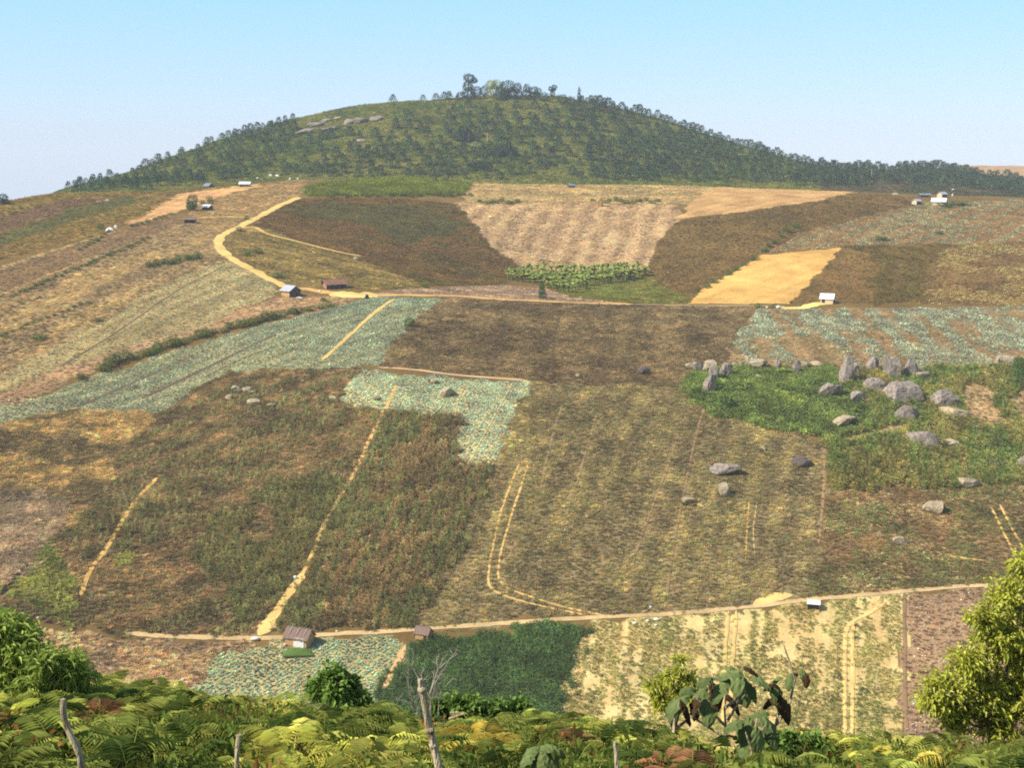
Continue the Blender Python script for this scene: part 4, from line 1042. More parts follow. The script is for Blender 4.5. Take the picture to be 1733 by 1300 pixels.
order = np.argsort(-A[:, 2] * rng.uniform(.8, 1.2, len(A)))
first = None; protos = {}
print('pines', len(order))
for k, i in enumerate(order[:300]):
    v = k % 4
    if v not in protos:
        o = empty('pine_tree', P[i], 'young bluish green pine of the plantation on the pine hill', 'pine tree', 'young pines planted over the hill')
        for nm, me_ in zip(('trunk', 'crown'), PINES[v]):
            c = bpy.data.objects.new(nm, me_); COL.objects.link(c); c.parent = o
        protos[v] = o
    else:
        o = copy_tree(protos[v])
    o.location = [float(q) for q in P[i] - [0, 0, .1]]
    s = float(hts[i]); o.scale = (s * rng.uniform(.95, 1.35), s * rng.uniform(.95, 1.35), s)
    o.rotation_euler = (0, 0, rng.uniform(0, 6.28))
rest = order[300:]
for v, (tr, cr) in enumerate(PINES):            # the many smaller pines: one mass
    o = bpy.data.objects.new('plant_form.%03d' % len(FORMS.objects), cr); form_ids.setdefault('pine', []).append(len(FORMS.objects)); FORMS.objects.link(o)
n = len(rest)
s3 = hts[rest][:, None] * np.c_[rng.uniform(.95, 1.35, n), rng.uniform(.95, 1.35, n), np.ones(n)]
po = sow('pine_plantation', P[rest] - [0, 0, .1], rng.choice(form_ids['pine'], n), s3, np.tile([.1, .1, .1], (n, 1)), np.c_[np.zeros((n, 2)), rng.uniform(0, 6.28, n)],
         'mass of further small pines between the larger ones on the hill', 'pine trees')

# ---- trees with a crown drawn from a few foliage clumps (offsets and radii in photograph pixels)


def tree(name, px, py, blobs, label, mat=M_DARK, trunk=1.6, leafpx=2.2, dens=1.0, lean=0, group=None, cat='tree', base=None):
    b = cast([px], [py])[0] if base is None else base
    m = mpp(b)
    o = empty(name, b, label, cat, group)
    top = max(-bb[1] for bb in blobs)
    tr = MB(); main = [np.zeros(3) - [0, 0, .3], np.array([lean * .5, 0, top * .4]) * m, np.array([blobs[0][0] * .8, 0, -blobs[0][1]]) * m]
    tr.tube(main, [trunk * m * .5, trunk * m * .4, trunk * m * .15], 6)
    for bb in blobs[1:]:
        e = np.array([bb[0], 0, -bb[1]]) * m
        s = np.array([lean * .5, 0, max(.25 * top, -bb[1] * .55)]) * m
        tr.tube([s, (s + e) / 2 + [0, 0, -.05 * top * m], e], [trunk * m * .25, trunk * m * .18, trunk * m * .08], 5)
    tr.build('trunk', M_BARK, o)
    cr = MB()
    for bb in blobs:
        dx, dy, rx, rz = bb[:4]
        vol = rx * rz
        foliage_blob(cr, np.array([dx, rng.uniform(-.3, .3) * rx, -dy]) * m, np.array([rx, rx * .9, rz]) * m, int((90 + vol * 5.5) * dens), leafpx * m)
    cr.build('crown', mat, o)
    return o


tree('pine_tree', 736, 166, [(3, -14, 5, 3), (-1, -8, 4, 3)], 'small leaning sparse pine, leftmost tree on the summit skyline', M_DARK, 1.2, 2, .6, 3, cat='pine tree')
tree('pine_tree', 754, 166, [(0, -20, 5, 4), (6, -14, 5, 3), (0, -8, 5, 3)], 'thin two tiered pine just right of the leaning pine on the summit', M_DARK, 1.2, 2, .7, cat='pine tree')
tree('summit_tree', 792, 170, [(2, -38, 9, 7), (11, -34, 5, 3.5), (0, -25, 8, 8), (2, -12, 11, 10)], 'tallest dark tree on the summit skyline with a knobbed top', M_DARK, 2.2, 2.6)
tree('summit_tree', 806, 168, [(0, -13, 10, 9)], 'rounded dark tree close right of the tallest summit tree', M_DARK)
tree('summit_tree', 820, 167, [(0, -13, 8, 9)], 'small reddish dark tree left of the pale summit tree', M_DARK)
tree('summit_tree', 835, 168, [(-4, -25, 9, 8), (5, -25, 9, 8), (0, -14, 9, 8)], 'pale yellowish green round tree in the summit clump', M_PALE, 1.6, 2.4)
tree('summit_tree', 859, 168, [(0, -21, 13, 11), (-5, -11, 9, 9), (7, -11, 9, 9)], 'largest round dark tree in the summit clump', M_DARK, 2.4, 2.6)
tree('summit_tree', 876, 168, [(0, -20, 7, 8), (1, -9, 8, 9)], 'narrow dark tree at the right of the largest round summit tree', M_DARK)
tree('summit_tree', 891, 170, [(0, -21, 6, 7), (0, -12, 7, 8)], 'upright oval tree standing alone right of the summit clump', M_DARK)
tree('summit_tree', 905, 170, [(-2, -17, 8, 7), (5, -15, 7, 6), (0, -8, 9, 6)], 'spreading dark tree with flat top right of the upright oval tree', M_DARK)
tree('summit_tree', 935, 172, [(-2, -22, 5, 4), (3, -24, 5, 4), (0, -14, 4, 5)], 'small forked tree on the right shoulder of the summit', M_DARK, 1.6)
tree('summit_tree', 980, 181, [(0, -28, 1.6, 6), (0, -18, 3, 6), (0, -9, 5, 6)], 'thin spire shaped tree on the right shoulder of the summit', M_DARK, 1.2, 2)
tree('summit_tree', 780, 170, [(0, -8, 8, 7)], 'low dark bushy tree at the foot of the tallest summit tree', M_DARK)
tree('summit_tree', 846, 170, [(0, -16, 8, 9), (0, -8, 8, 7)], 'dark tree filling the gap between the pale tree and the largest round tree', M_DARK)
tree('summit_tree', 920, 172, [(0, -9, 10, 7)], 'low broad dark tree between the flat topped and the forked tree', M_DARK)
tree('summit_tree', 952, 176, [(0, -9, 9, 7)], 'low dark tree right of the forked summit tree', M_DARK)
tree('summit_tree', 966, 179, [(0, -9, 9, 7)], 'low dark tree left of the spire tree', M_DARK)
tree('summit_tree', 1010, 184, [(0, -10, 10, 7)], 'low dark tree right of the spire tree', M_DARK)
tree('pine_tree', 5, 346, [(0, -12, 9, 6), (-5, -7, 7, 5), (6, -5, 6, 4)], 'lone dark pine on the skyline at the left edge', M_DARK, 1.6, 2.2, cat='pine tree')
tree('round_tree', 326, 356, [(0, -16, 10, 11), (-2, -8, 9, 8)], 'lone round olive tree beside the orange stubble strip', M_SHRUB2, 2, 2.0, 1.4)
tree('round_tree', 693, 553, [(0, -8, 9, 8)], 'single round dark bush tree at the edge of the cabbage field', M_SHRUB2, 2, 1.8, 1.6)
tree('round_tree', 1727, 652, [(-2, -28, 14, 18), (-5, -40, 10, 10), (6, -20, 14, 18)], 'dark green tree cut by the right edge beside the pale boulder', M_SHRUB2, 3, 2.2, 1.2)
tree('conical_tree', 917, 506, [(0, -22, 4, 5), (0, -14, 6, 7), (1, -6, 7, 7)], 'dark conical tree in front of the banana grove by the road', M_SHRUB2, 1.6, 1.8, 1.6)
tree('dense_tree', 785, 240, [(-6, -10, 12, 10), (6, -8, 13, 11), (0, -20, 9, 8)], 'broad dark green tree clump standing alone on the middle of the pine hill', M_DARK, 2, 2.6, 1.2)
tree('dense_tree', 850, 264, [(-8, -8, 14, 8), (6, -9, 15, 10), (18, -4, 10, 7)], 'wide low dark thicket tree below the bleached snag on the pine hill', M_DARK, 2, 2.6, 1.2)
tree('dense_tree', 812, 285, [(-6, -5, 9, 6), (6, -5, 10, 6)], 'low dark tree between the thicket tree and the crest field', M_DARK, 2, 2.4, 1.2)
# pale stiff plants and the snag on the hill
tree('pale_bush', 806, 250, [(-3, -5, 6, 5), (6, -4, 6, 4)], 'pale yellowish bush beside the thicket on the pine hill', M_PALE, 1, 2, .8, cat='bush')


def sticks(name, pts, label, cat, rad_px, mat=M_PALEWOOD):
    a = cast([pts[0][0]], [pts[0][1]])[0]; m = mpp(a)
    mb = MB().tube([np.array([(x - pts[0][0]) * m, 0, (pts[0][1] - y) * m - (.4 if i == 0 else 0)]) for i, (x, y) in enumerate(pts)], np.linspace(rad_px, rad_px * .5, len(pts)) * m, 6, .3)
    return tag(mb.build(name, mat, loc=a), label, cat)


sticks('tree_snag', [(826, 245), (825, 234), (825, 224)], 'white dead tree snag on the middle of the pine hill', 'dead tree', .9)
sticks('tree_snag', [(1476, 309), (1475, 298), (1474, 286)], 'thin bare trunk among the pines of the right rise', 'dead tree', .8)
sticks('marker_pole', [(1484, 1168), (1484, 1155), (1484, 1142)], 'thin white pole standing in the sandy seedling field', 'pole', 1.1)
sticks('marker_pole', [(110, 692), (110, 682)], 'short pale stake in the long cabbage field at the left', 'pole', .9)


def bare_branches(mb, p, d, L, r, depth):
    e = p + d * L
    mb.tube([p, (p + e) / 2 + rng.normal(0, .04 * L, 3), e], [r, r * .8, r * .55], 5, cap=False)
    if depth:
        for k in range(3 if depth > 1 else 2):
            q = d + rng.normal(0, .45, 3); q /= np.linalg.norm(q)
            bare_branches(mb, p + d * L * rng.uniform(.45, 1), q, L * rng.uniform(.5, .75), r * .5, depth - 1)


for x, y, h, lab in [(995, 186, 17, 'bare purplish grey tree right of the spire tree'), (944, 172, 15, 'bare leafless tree beside the small forked summit tree'), (1057, 196, 14, 'bare twiggy tree low on the right summit skyline')]:
    b = cast([x], [y])[0]; m = mpp(b); o = empty('bare_tree', b, lab, 'tree')
    mb = MB()
    for k in range(4): bare_branches(mb, np.array([0, 0, -.2]), np.array([rng.normal(0, .25), rng.normal(0, .25), 1]), h * m * .5, .9 * m * .35, 3)
    mb.build('trunk', M_BARE, o)

# ---- shrubs and hedges: three forms, copied
SH = []
for v in range(4):
    mb = MB()
    for k in range(3 + v % 2): foliage_blob(mb, [rng.normal(0, .22), rng.normal(0, .22), .42 + rng.uniform(-.1, .15)], [.36, .36, .40], 120, .13)
    SH.append(mb.mesh('foliage', M_SHRUB if v % 2 else M_SHRUB2))
st_ = MB()
for k in range(4): st_.tube([[0, 0, -.15], [rng.normal(0, .12), rng.normal(0, .12), .45]], [.03, .012], 4)
SHST = st_.mesh('stem', M_BARK)
_sp = {}


def shrub(px, py, wpx, hpx, label, group=None, name='shrub', P0=None):
    b = cast([px], [py])[0] if P0 is None else np.asarray(P0); m = mpp(b); v = rng.integers(0, 4)
    if v not in _sp:
        o = empty(name, b, label, 'shrub', group)
        for nm, me_ in (('foliage', SH[v]), ('stem', SHST)):
            c = bpy.data.objects.new(nm, me_); COL.objects.link(c); c.parent = o
        _sp[v] = o
    else:
        o = copy_tree(_sp[v]); o.name = name; o['label'] = label
        if group: o['group'] = group
        elif 'group' in o: del o['group']
    o.location = [float(q) for q in b]
    o.scale = (float(wpx * m), float(wpx * m), float(hpx * m)); o.rotation_euler = (0, 0, rng.uniform(0, 6.28))
    return o


HG1 = 'shrubs of the hedge between the rusty grass strip and the cabbage field'
for x, y, w_, h_ in [(138, 642, 16, 13), (172, 628, 20, 18), (186, 621, 22, 20), (200, 616, 22, 20), (214, 611, 22, 22), (228, 608, 18, 14), (243, 604, 18, 14), (258, 600, 18, 15), (270, 595, 20, 19), (284, 590, 22, 20), (298, 586, 20, 19), (312, 582, 16, 12), (325, 577, 14, 11), (338, 573, 20, 17), (350, 570, 20, 18), (362, 564, 14, 10), (376, 562, 16, 11), (390, 558, 18, 14), (402, 556, 20, 18), (414, 552, 20, 16), (427, 549, 18, 14), (441, 545, 18, 16), (449, 542, 18, 19), (462, 539, 18, 13), (476, 536, 18, 13), (490, 533, 18, 14), (504, 530, 18, 12), (520, 527, 16, 11), (540, 523, 14, 9), (560, 519, 18, 12)]:
    shrub(x, y, w_, h_, 'olive shrub in the diagonal hedge above the long cabbage field', HG1)
HG2 = 'shrubs of the short hedge under the winding road bend'
for x in np.arange(250, 346, 8):
    shrub(x, pchip([250, 290, 346], [454, 445, 437], [x])[0] + rng.uniform(-2, 2), rng.uniform(11, 16), rng.uniform(8, 13), 'dark shrub in the short hedge left of the road bend', HG2)
HG3 = 'low hedge plants along the diagonal field lines on the left spur'
for (x0, y0, x1, y1, n) in [(20, 502, 250, 405, 34), (134, 424, 186, 394, 8), (222, 384, 290, 364, 8), (0, 570, 150, 512, 14)]:
    for t in np.linspace(0, 1, n): shrub(x0 + (x1 - x0) * t, y0 + (y1 - y0) * t + rng.uniform(-1.5, 1.5), rng.uniform(7, 11), rng.uniform(4, 7), 'low dark hedge plant along a diagonal field line of the left spur', HG3)
HG4 = 'shrubs of the dark hedge beside the golden stubble field'
for x, y in [(1182, 494), (1194, 487), (1206, 480), (1220, 473), (1234, 465), (1248, 457), (1262, 449), (1276, 440), (1290, 425), (1300, 418), (1312, 412), (1324, 402), (1336, 393), (1348, 386)]:
    shrub(x, y, rng.uniform(10, 15), rng.uniform(6, 10), 'dark shrub in the hedge climbing past the golden stubble field', HG4)
HG5 = 'scrubby bushes along the crest behind the fields'
for x in np.arange(560, 800, 9): shrub(x, 331 + rng.uniform(-2, 3), rng.uniform(9, 14), rng.uniform(5, 9), 'small scrubby bush below the green crest strip', HG5)
for x in np.r_[np.arange(812, 880, 9), np.arange(1005, 1120, 9)]: shrub(x, 343 + rng.uniform(-3, 2), rng.uniform(9, 14), rng.uniform(5, 8), 'small scrubby bush along the top of the tan bowl', 'scrubby bushes on the rim of the bowl')
for x, y, w_, h_, lab in [(404, 392, 12, 9, 'dark bush at the fork of the winding road'), (415, 372, 10, 9, 'small dark bush above the road fork'), (354, 340, 11, 9, 'small bush left of the pale lean-to roof'), (360, 345, 10, 8, 'small green bush behind the pale lean-to'), (345, 345, 10, 8, 'low green bush between the lone round tree and the lean-to'),
                       (172, 388, 12, 12, 'dark bush at the left end of the white tarpaulin shelter'), (1285, 521, 12, 8, 'dark bush at the left end of the yellow spur track'), (1308, 521, 10, 8, 'dark bush beside the white sacks on the middle road'), (1492, 406, 22, 9, 'flat green bush on the grey-green cabbage rows'), (1595, 350, 30, 9, 'wide green bush in front of the largest crest hut'), (1620, 347, 34, 10, 'long green bush right of the largest crest hut'), (1590, 396, 14, 7, 'small dark bush at the top of the dark weeds field'),
                       (435, 428, 16, 9, 'green bush on the lower inside of the road bend'), (418, 432, 18, 10, 'broad green bush beside the road bend'), (475, 470, 20, 10, 'green bush above the hut with the grey metal roof'), (720, 486, 14, 8, 'purplish bush on the verge of the middle road'), (548, 510, 12, 8, 'small bush below the long rusty roofed hut'), (168, 544, 14, 9, 'dark bush at the top of the pale thinned cabbage rows'), (60, 575, 26, 9, 'dark bush at the left on the tan grass slope'),
                       (1232, 690, 30, 26, 'darkest green bush in the scrub left of the straw tuft'), (1540, 688, 22, 24, 'rounded green bush right of the leaning pointed boulder'), (1215, 655, 16, 16, 'bright green bush right of the dark split rock'), (1480, 668, 14, 12, 'green bush between two grey boulders'), (1492, 632, 12, 16, 'green bush left of the tall rounded boulder'), (1450, 722, 26, 18, 'green bush right of the pale low boulder'),
                       (775, 890, 12, 18, 'bright green plant in the corn right of the footpath'), (788, 880, 9, 16, 'small upright green plant beside the bright green corn plant')]:
    shrub(x, y, w_, h_, lab)

# ---- banana grove
def banana_mesh():
    tr = MB().tube([[0, 0, -.1], [.02, 0, .5]], [.06, .04], 6)
    lf = MB()
    for k in range(9):
        th = rng.uniform(0, 6.28); el = rng.uniform(.5, 1.4); Lf = rng.uniform(.45, .62)
        s = np.linspace(0, 1, 6); wv = .10 * np.sin(np.pi * np.clip(s * .92 + .08, 0, 1)) ** .6
        out = s * Lf * math.cos(el) * 1.1; up = .48 + Lf * (math.sin(el) * s - .55 * s**2.2)
        c = np.c_[np.cos(th) * out, np.sin(th) * out, up]; sd_ = np.array([-math.sin(th), math.cos(th), 0])
        a = c + sd_ * wv[:, None] - [0, 0, .03]; b = c - sd_ * wv[:, None] - [0, 0, .03]
        V = np.concatenate([a, c, b]); f = []
        for i in range(5): f += [(i, i + 1, 6 + i + 1, 6 + i), (6 + i, 6 + i + 1, 12 + i + 1, 12 + i)]
        lf.add(V, f, rng.uniform(.7, 1.3))
    return tr.mesh('stem', M_SHRUB), lf.mesh('leaves', M_BAN)


BN = [banana_mesh() for _ in range(3)]; bp_ = {}


def banana(px, py, hpx, label, group=None):
    b = cast([px], [py])[0]; m = mpp(b); v = rng.integers(0, 3)
    if v not in bp_:
        o = empty('banana_plant', b, label, 'banana plant', group)
        for nm, me_ in zip(('stem', 'leaves'), BN[v]):
            c = bpy.data.objects.new(nm, me_); COL.objects.link(c); c.parent = o
        bp_[v] = o
    else:
        o = copy_tree(bp_[v]); o['label'] = label
        if group: o['group'] = group
        elif 'group' in o: del o['group']
    s = float(hpx * m); o.location = [float(q) for q in b]; o.scale = (s, s, s); o.rotation_euler = (0, 0, rng.uniform(0, 6.28))


for p in poisson([(846, 474), (900, 462), (960, 462), (1092, 458), (1094, 472), (1010, 484), (960, 500), (905, 484)], 6.6, 1500):
    banana(p[0], p[1], rng.uniform(20, 29), 'yellow-green banana plant in the grove at the foot of the tan bowl', 'banana plants of the grove')
banana(1566, 728, 22, 'bright spiky banana plant behind the low boulder in the corn')
banana(1448, 702, 18, 'yellow-green banana plant right of the pale low boulder')
banana(1222, 656, 14, 'small banana plant among the scrub by the split rock')
for x in (1318, 1324, 1331): banana(x, 634, 17, 'straw coloured dry plant right of the narrow standing stone', 'dry plants by the narrow stone')
for x, y in [(1258, 658), (1264, 662), (1252, 664), (1268, 654)]: banana(x, y, 15, 'dry brown stalked plant in the leafy scrub', 'dry stalked plants in the scrub')

# ---- boulders
M_ROCK = rough_mat('grey_granite', (104, 95, 90), (186, 170, 156), 1.3, .78, bump=.5, stretch=(1.6, 1.6, .5), spots=((206, 190, 160), 1.7, .62))
M_ROCKP = rough_mat('pale_granite', (178, 158, 128), (222, 204, 170), 1.3, .68, bump=.5, spots=((150, 134, 118), 1.5, .6))
M_ROCKD = rough_mat('dark_granite', (86, 76, 74), (118, 106, 102), 1.1, .8, bump=.5, spots=((170, 150, 130), 1.8, .68))
import bmesh
_b = bmesh.new(); bmesh.ops.create_icosphere(_b, subdivisions=4, radius=1.0)
ICO_V = np.array([v.co[:] for v in _b.verts]); ICO_F = [tuple(v.index for v in f.verts) for f in _b.faces]; _b.free()


BOULDERS = []


def boulder(px, py, wpx, hpx, label, mat=None, lean=0.0, name='boulder', cat='boulder', boxy=.5, group=None):
    """px, py is the middle of the rock in the photograph"""
    b = cast([px], [py + hpx * .46])[0]; m = mpp(b)
    sd_ = int(px * 7 + py * 3) % 9973 + 1
    r2 = np.random.default_rng(sd_)
    v = ICO_V.copy()
    for _ in range(14):                                   # flat broken faces
        nrm = r2.normal(size=3); nrm /= np.linalg.norm(nrm); lim = r2.uniform(.46, .74)
        dd = v @ nrm; ex = np.maximum(dd - lim, 0); v -= np.outer(ex * .97, nrm)
    v = np.sign(v) * np.abs(v) ** (1 - .25 * boxy)
    nz = fbm(v[:, 0] * 2 + sd_, v[:, 1] * 2 + v[:, 2] * 2.3, 3, 4) - .5
    v *= (1 + .20 * nz)[:, None]; v *= (1 - .10 * np.exp(-((fbm(v[:, 0] * 1.3 + sd_ * 1.7, v[:, 1] * 1.3 + v[:, 2] * 1.1, 9, 2) - .5) / .025)**2))[:, None]
    ext = (v.max(0) - v.min(0)) / 2; v = (v - (v.max(0) + v.min(0)) / 2) / ext
    v = v * np.array([wpx * .63, wpx * .48, hpx * (.66 if hpx < wpx else .80)]) * m
    v[:, 0] += lean * v[:, 2]
    v[:, 2] += hpx * .36 * m
    if py > 600 and py < 850: BOULDERS.append((b, wpx * m))
    mb = MB().add(v, ICO_F)
    o = mb.build(name, mat or M_ROCK, smooth=False, loc=b)
    return tag(o, label, cat, group)


R = M_ROCK; RP = M_ROCKP; RD = M_ROCKD
for a in [
 (1431, 631, 22, 40, 'tallest upright grey boulder with a vertical crack in the standing group', R),
 (1448, 629, 16, 23, 'grey boulder leaning against the right side of the tallest upright boulder', R),
 (1477, 617, 17, 20, 'squat grey boulder behind the standing group next to pale soil', R),
 (1507, 627, 23, 33, 'tall rounded boulder with pale streaked front right of the squat one', R),
 (1542, 626, 21, 30, 'dark egg shaped upright boulder at the right of the standing group', R),
 (1560, 637, 20, 16, 'low grey block beside the dark egg shaped boulder', R),
 (1405, 659, 33, 21, 'slanting grey boulder at the foot of the tallest upright boulder', R, .8),
 (1481, 653, 33, 26, 'angular grey boulder just left of the biggest boulder', R),
 (1456, 671, 28, 18, 'rounded grey boulder low left of the angular one', R),
 (1526, 665, 54, 34, 'biggest broad grey boulder in the middle of the group', R),
 (1593, 674, 46, 28, 'grey boulder with white capped top right of the biggest boulder', R),
 (1532, 699, 34, 28, 'pointed leaning grey boulder below the biggest boulder', R, .35),
 (1613, 698, 40, 17, 'flat boulder with bright sunlit top at the right of the group', RP),
 (1427, 712, 29, 18, 'pale low boulder at the lower left edge of the scrub', RP, .5),
 (1562, 743, 42, 27, 'large low boulder with pale top in the green corn', R),
 (1607, 751, 24, 14, 'small cracked pale boulder beside the large low one in the corn', RP),
 (1654, 725, 17, 10, 'small whitish rock on bare soil right of the group', RP),
 (1700, 612, 25, 20, 'rounded pale boulder beside the dark tree at the right edge', RP),
 (1167, 619, 12, 9, 'small pale rock at the left end of the stone row', RP),
 (1181, 621, 14, 14, 'second stone from the left end of the stone row', R),
 (1194, 622, 14, 13, 'pale stone just left of the dark split rock', RP),
 (1203, 613, 17, 8, 'flat pale slab behind the dark split rock', RP),
 (1207, 631, 14, 25, 'upright split rock with black shadowed side', R),
 (1201, 651, 18, 26, 'grey rock standing under the upright split rock', R),
 (1229, 627, 17, 20, 'hooded dark faced rock right of the split rock', R),
 (1244, 617, 10, 7, 'tiny pale rock right of the hooded rock', RP),
 (1283, 615, 26, 12, 'long pale slab at the top of the green scrub', RP),
 (1316, 618, 10, 15, 'narrow standing stone beside dry straw coloured plants', R),
 (1347, 622, 14, 18, 'grey block stone above the middle of the green scrub', R),
 (1359, 616, 14, 9, 'pale flat stone touching the right of the grey block stone', RP),
 (1381, 615, 17, 8, 'pale slab between the block stone and the tallest boulder', RP),
 (1284, 637, 10, 7, 'small cream rock inside the green scrub', RP),
 (1226, 791, 42, 14, 'largest slanting grey and tan rock in the olive tan field', R, .6),
 (1357, 780, 30, 14, 'dark purple grey rock near the right side of the olive tan field', RD),
 (1224, 829, 17, 18, 'pointed cream rock below the slanting grey rock', RP),
 (1233, 836, 8, 6, 'tiny cream rock touching the pointed cream rock', RP),
 (1165, 847, 18, 10, 'flat cream rock lowest in the olive tan field', RP),
 (1292, 759, 9, 7, 'small white rock highest in the olive tan field', RP),
 (1640, 815, 31, 14, 'flat cream boulder with dark crease at the corn edge', RP),
 (1578, 857, 27, 18, 'cream boulder in the mottled field at the right', RP),
 (1522, 914, 20, 10, 'pinkish flat rock in straw at the mottled field', RP),
 (1730, 784, 18, 18, 'grey rock cut by the right edge in the corn', R),
 (1688, 787, 22, 9, 'cream slab left of the rock cut by the right edge', RP),
 (756, 662, 22, 13, 'tan rock in the middle of the teal cabbage patch', RP),
 (734, 645, 11, 7, 'small tan rock near the top of the teal cabbage patch', RP),
 (638, 673, 9, 6, 'tiny pale rock at the left of the teal cabbage patch', RP),
 (1090, 628, 18, 13, 'lone dark rock in the dark brown weedy field', RD),
 (979, 636, 9, 6, 'tiny white rock at the lower edge of the dark brown field', RP),
 (402, 659, 15, 12, 'white pointed rock in the brown field at the left', RP),
 (418, 658, 13, 8, 'pale rock right beside the white pointed rock', RP),
 (426, 663, 10, 5, 'small flat rock under the pale rock in the brown field', RP),
 (389, 672, 13, 8, 'pale rock left below the white pointed rock', RP),
 (428, 680, 19, 9, 'smooth cream slab below the white pointed rock', RP, .5),
 (460, 684, 15, 5, 'thin flat cream slab right of the smooth cream slab', RP),
 (562, 673, 13, 6, 'cream slab near the corner of the teal cabbage patch', RP),
 (324, 717, 7, 6, 'tiny white rock left in the brown weedy field', RP),
 (603, 437, 9, 6, 'single white rock at the end of the track in the road bend', RP),
 # outcrop on the pine hill
 (516, 222, 26, 12, 'leftmost grey slab of the outcrop on the pine hill', R, 1.2),
 (532, 210, 26, 8, 'long tilted slab above the leftmost slab of the outcrop', R, 1.5),
 (560, 217, 28, 8, 'sharp light tilted slab low in the outcrop', R, 2.0),
 (552, 203, 18, 7, 'thin slab at the top left of the outcrop', R, 1.2),
 (573, 199, 16, 5, 'small bright slab at the upper middle of the outcrop', RP, .5),
 (590, 205, 16, 11, 'blocky rock in the middle of the outcrop', R, .5),
 (610, 203, 24, 10, 'wide rock right of the middle of the outcrop', R, .8),
 (637, 200, 23, 11, 'rightmost broad rock of the outcrop with lit top', R, .4),
 (611, 237, 20, 5, 'lone flat rock below the outcrop', RP, .5),
 (599, 241, 10, 4, 'small flat rock left of the lone flat one below the outcrop', RP),
]:
    if a[1] < 300: a = (a[0], a[1], a[2] * .85, a[3] * .75) + a[4:]
    boulder(a[0], a[1], a[2], a[3], a[4], a[5], a[6] if len(a) > 6 else 0)
wp, wt = [], []
for b_, w_ in BOULDERS:                         # weeds pressed round the foot of every boulder
    for k in range(int(5 + 4 * w_)):
        th = rng.uniform(0, 2 * np.pi); r_ = w_ * rng.uniform(.45, .62)
        x = b_[0] + r_ * math.cos(th); y = b_[1] + r_ * .8 * math.sin(th)
        wp.append([x, y, ground_z(x, y)]); wt.append(lin((104, 116, 58), 1.2) if rng.random() < .55 else lin((150, 126, 74), 1.2))
wp = np.array(wp); nw = len(wp); ws = rng.uniform(.5, 1.1, nw)
sow('weeds', wp, rng.choice(form_ids[Wd] + form_ids[G], nw), np.c_[ws, ws, ws], np.array(wt) * np.exp(rng.normal(0, .2, (nw, 1))), np.c_[np.zeros((nw, 2)), rng.uniform(0, 6.28, nw)],
    'weeds and grass growing round the feet of the boulders', 'weeds')
for x, y, w_, h_ in [(1015, 342, 9, 16)]:
    boulder(x, y, w_, h_, 'pale tan earth mound on the rim of the bowl', rough_mat('dry_mound', (190, 152, 100), (214, 176, 118), 2, .8), name='earth_mound', cat='mound')

# ---- huts
TH = rough_mat('grey_thatch', (112, 92, 84), (160, 136, 124), 5, .85, stretch=(6, 1, 1), bump=.8)
TIN = rough_mat('weathered_tin', (176, 178, 190), (214, 214, 220), 1.5, .8, rough=.55, bump=.4, wave=3)
TINW = rough_mat('bright_tin', (228, 226, 228), (248, 246, 244), 1.5, .9, rough=.55, bump=.3, wave=3)
TINB = rough_mat('blue_grey_tin', (118, 128, 142), (150, 158, 170), 1.5, .8, rough=.6, bump=.4, wave=3)
RUST = rough_mat('rusty_sheet', (132, 92, 74), (172, 130, 108), 1.5, .85, bump=.5, wave=2.4)
BAMB = rough_mat('bamboo_wall', (178, 138, 90), (216, 178, 124), 4, .85, stretch=(8, 8, .6), bump=.5)
WOOD_SHADE = rough_mat('dark_boards_and_shade', (74, 60, 56), (112, 94, 84), 4, .8, stretch=(8, 8, .5), bump=.5)  # real boards, also hut sides darkened to carry their shade
PINKW = rough_mat('reddish_boards', (170, 116, 96), (198, 146, 122), 4, .85, stretch=(6, 6, .5), bump=.4)
CREAM = rough_mat('cream_wall', (206, 186, 148), (232, 214, 178), 2, .85, bump=.3)
WHITE = rough_mat('white_sheet', (226, 224, 220), (246, 244, 240), 2.5, .85, bump=.4)
BLACKP = rough_mat('dark_plastic', (50, 54, 66), (76, 80, 96), 2.5, .7, rough=.5, bump=.4)


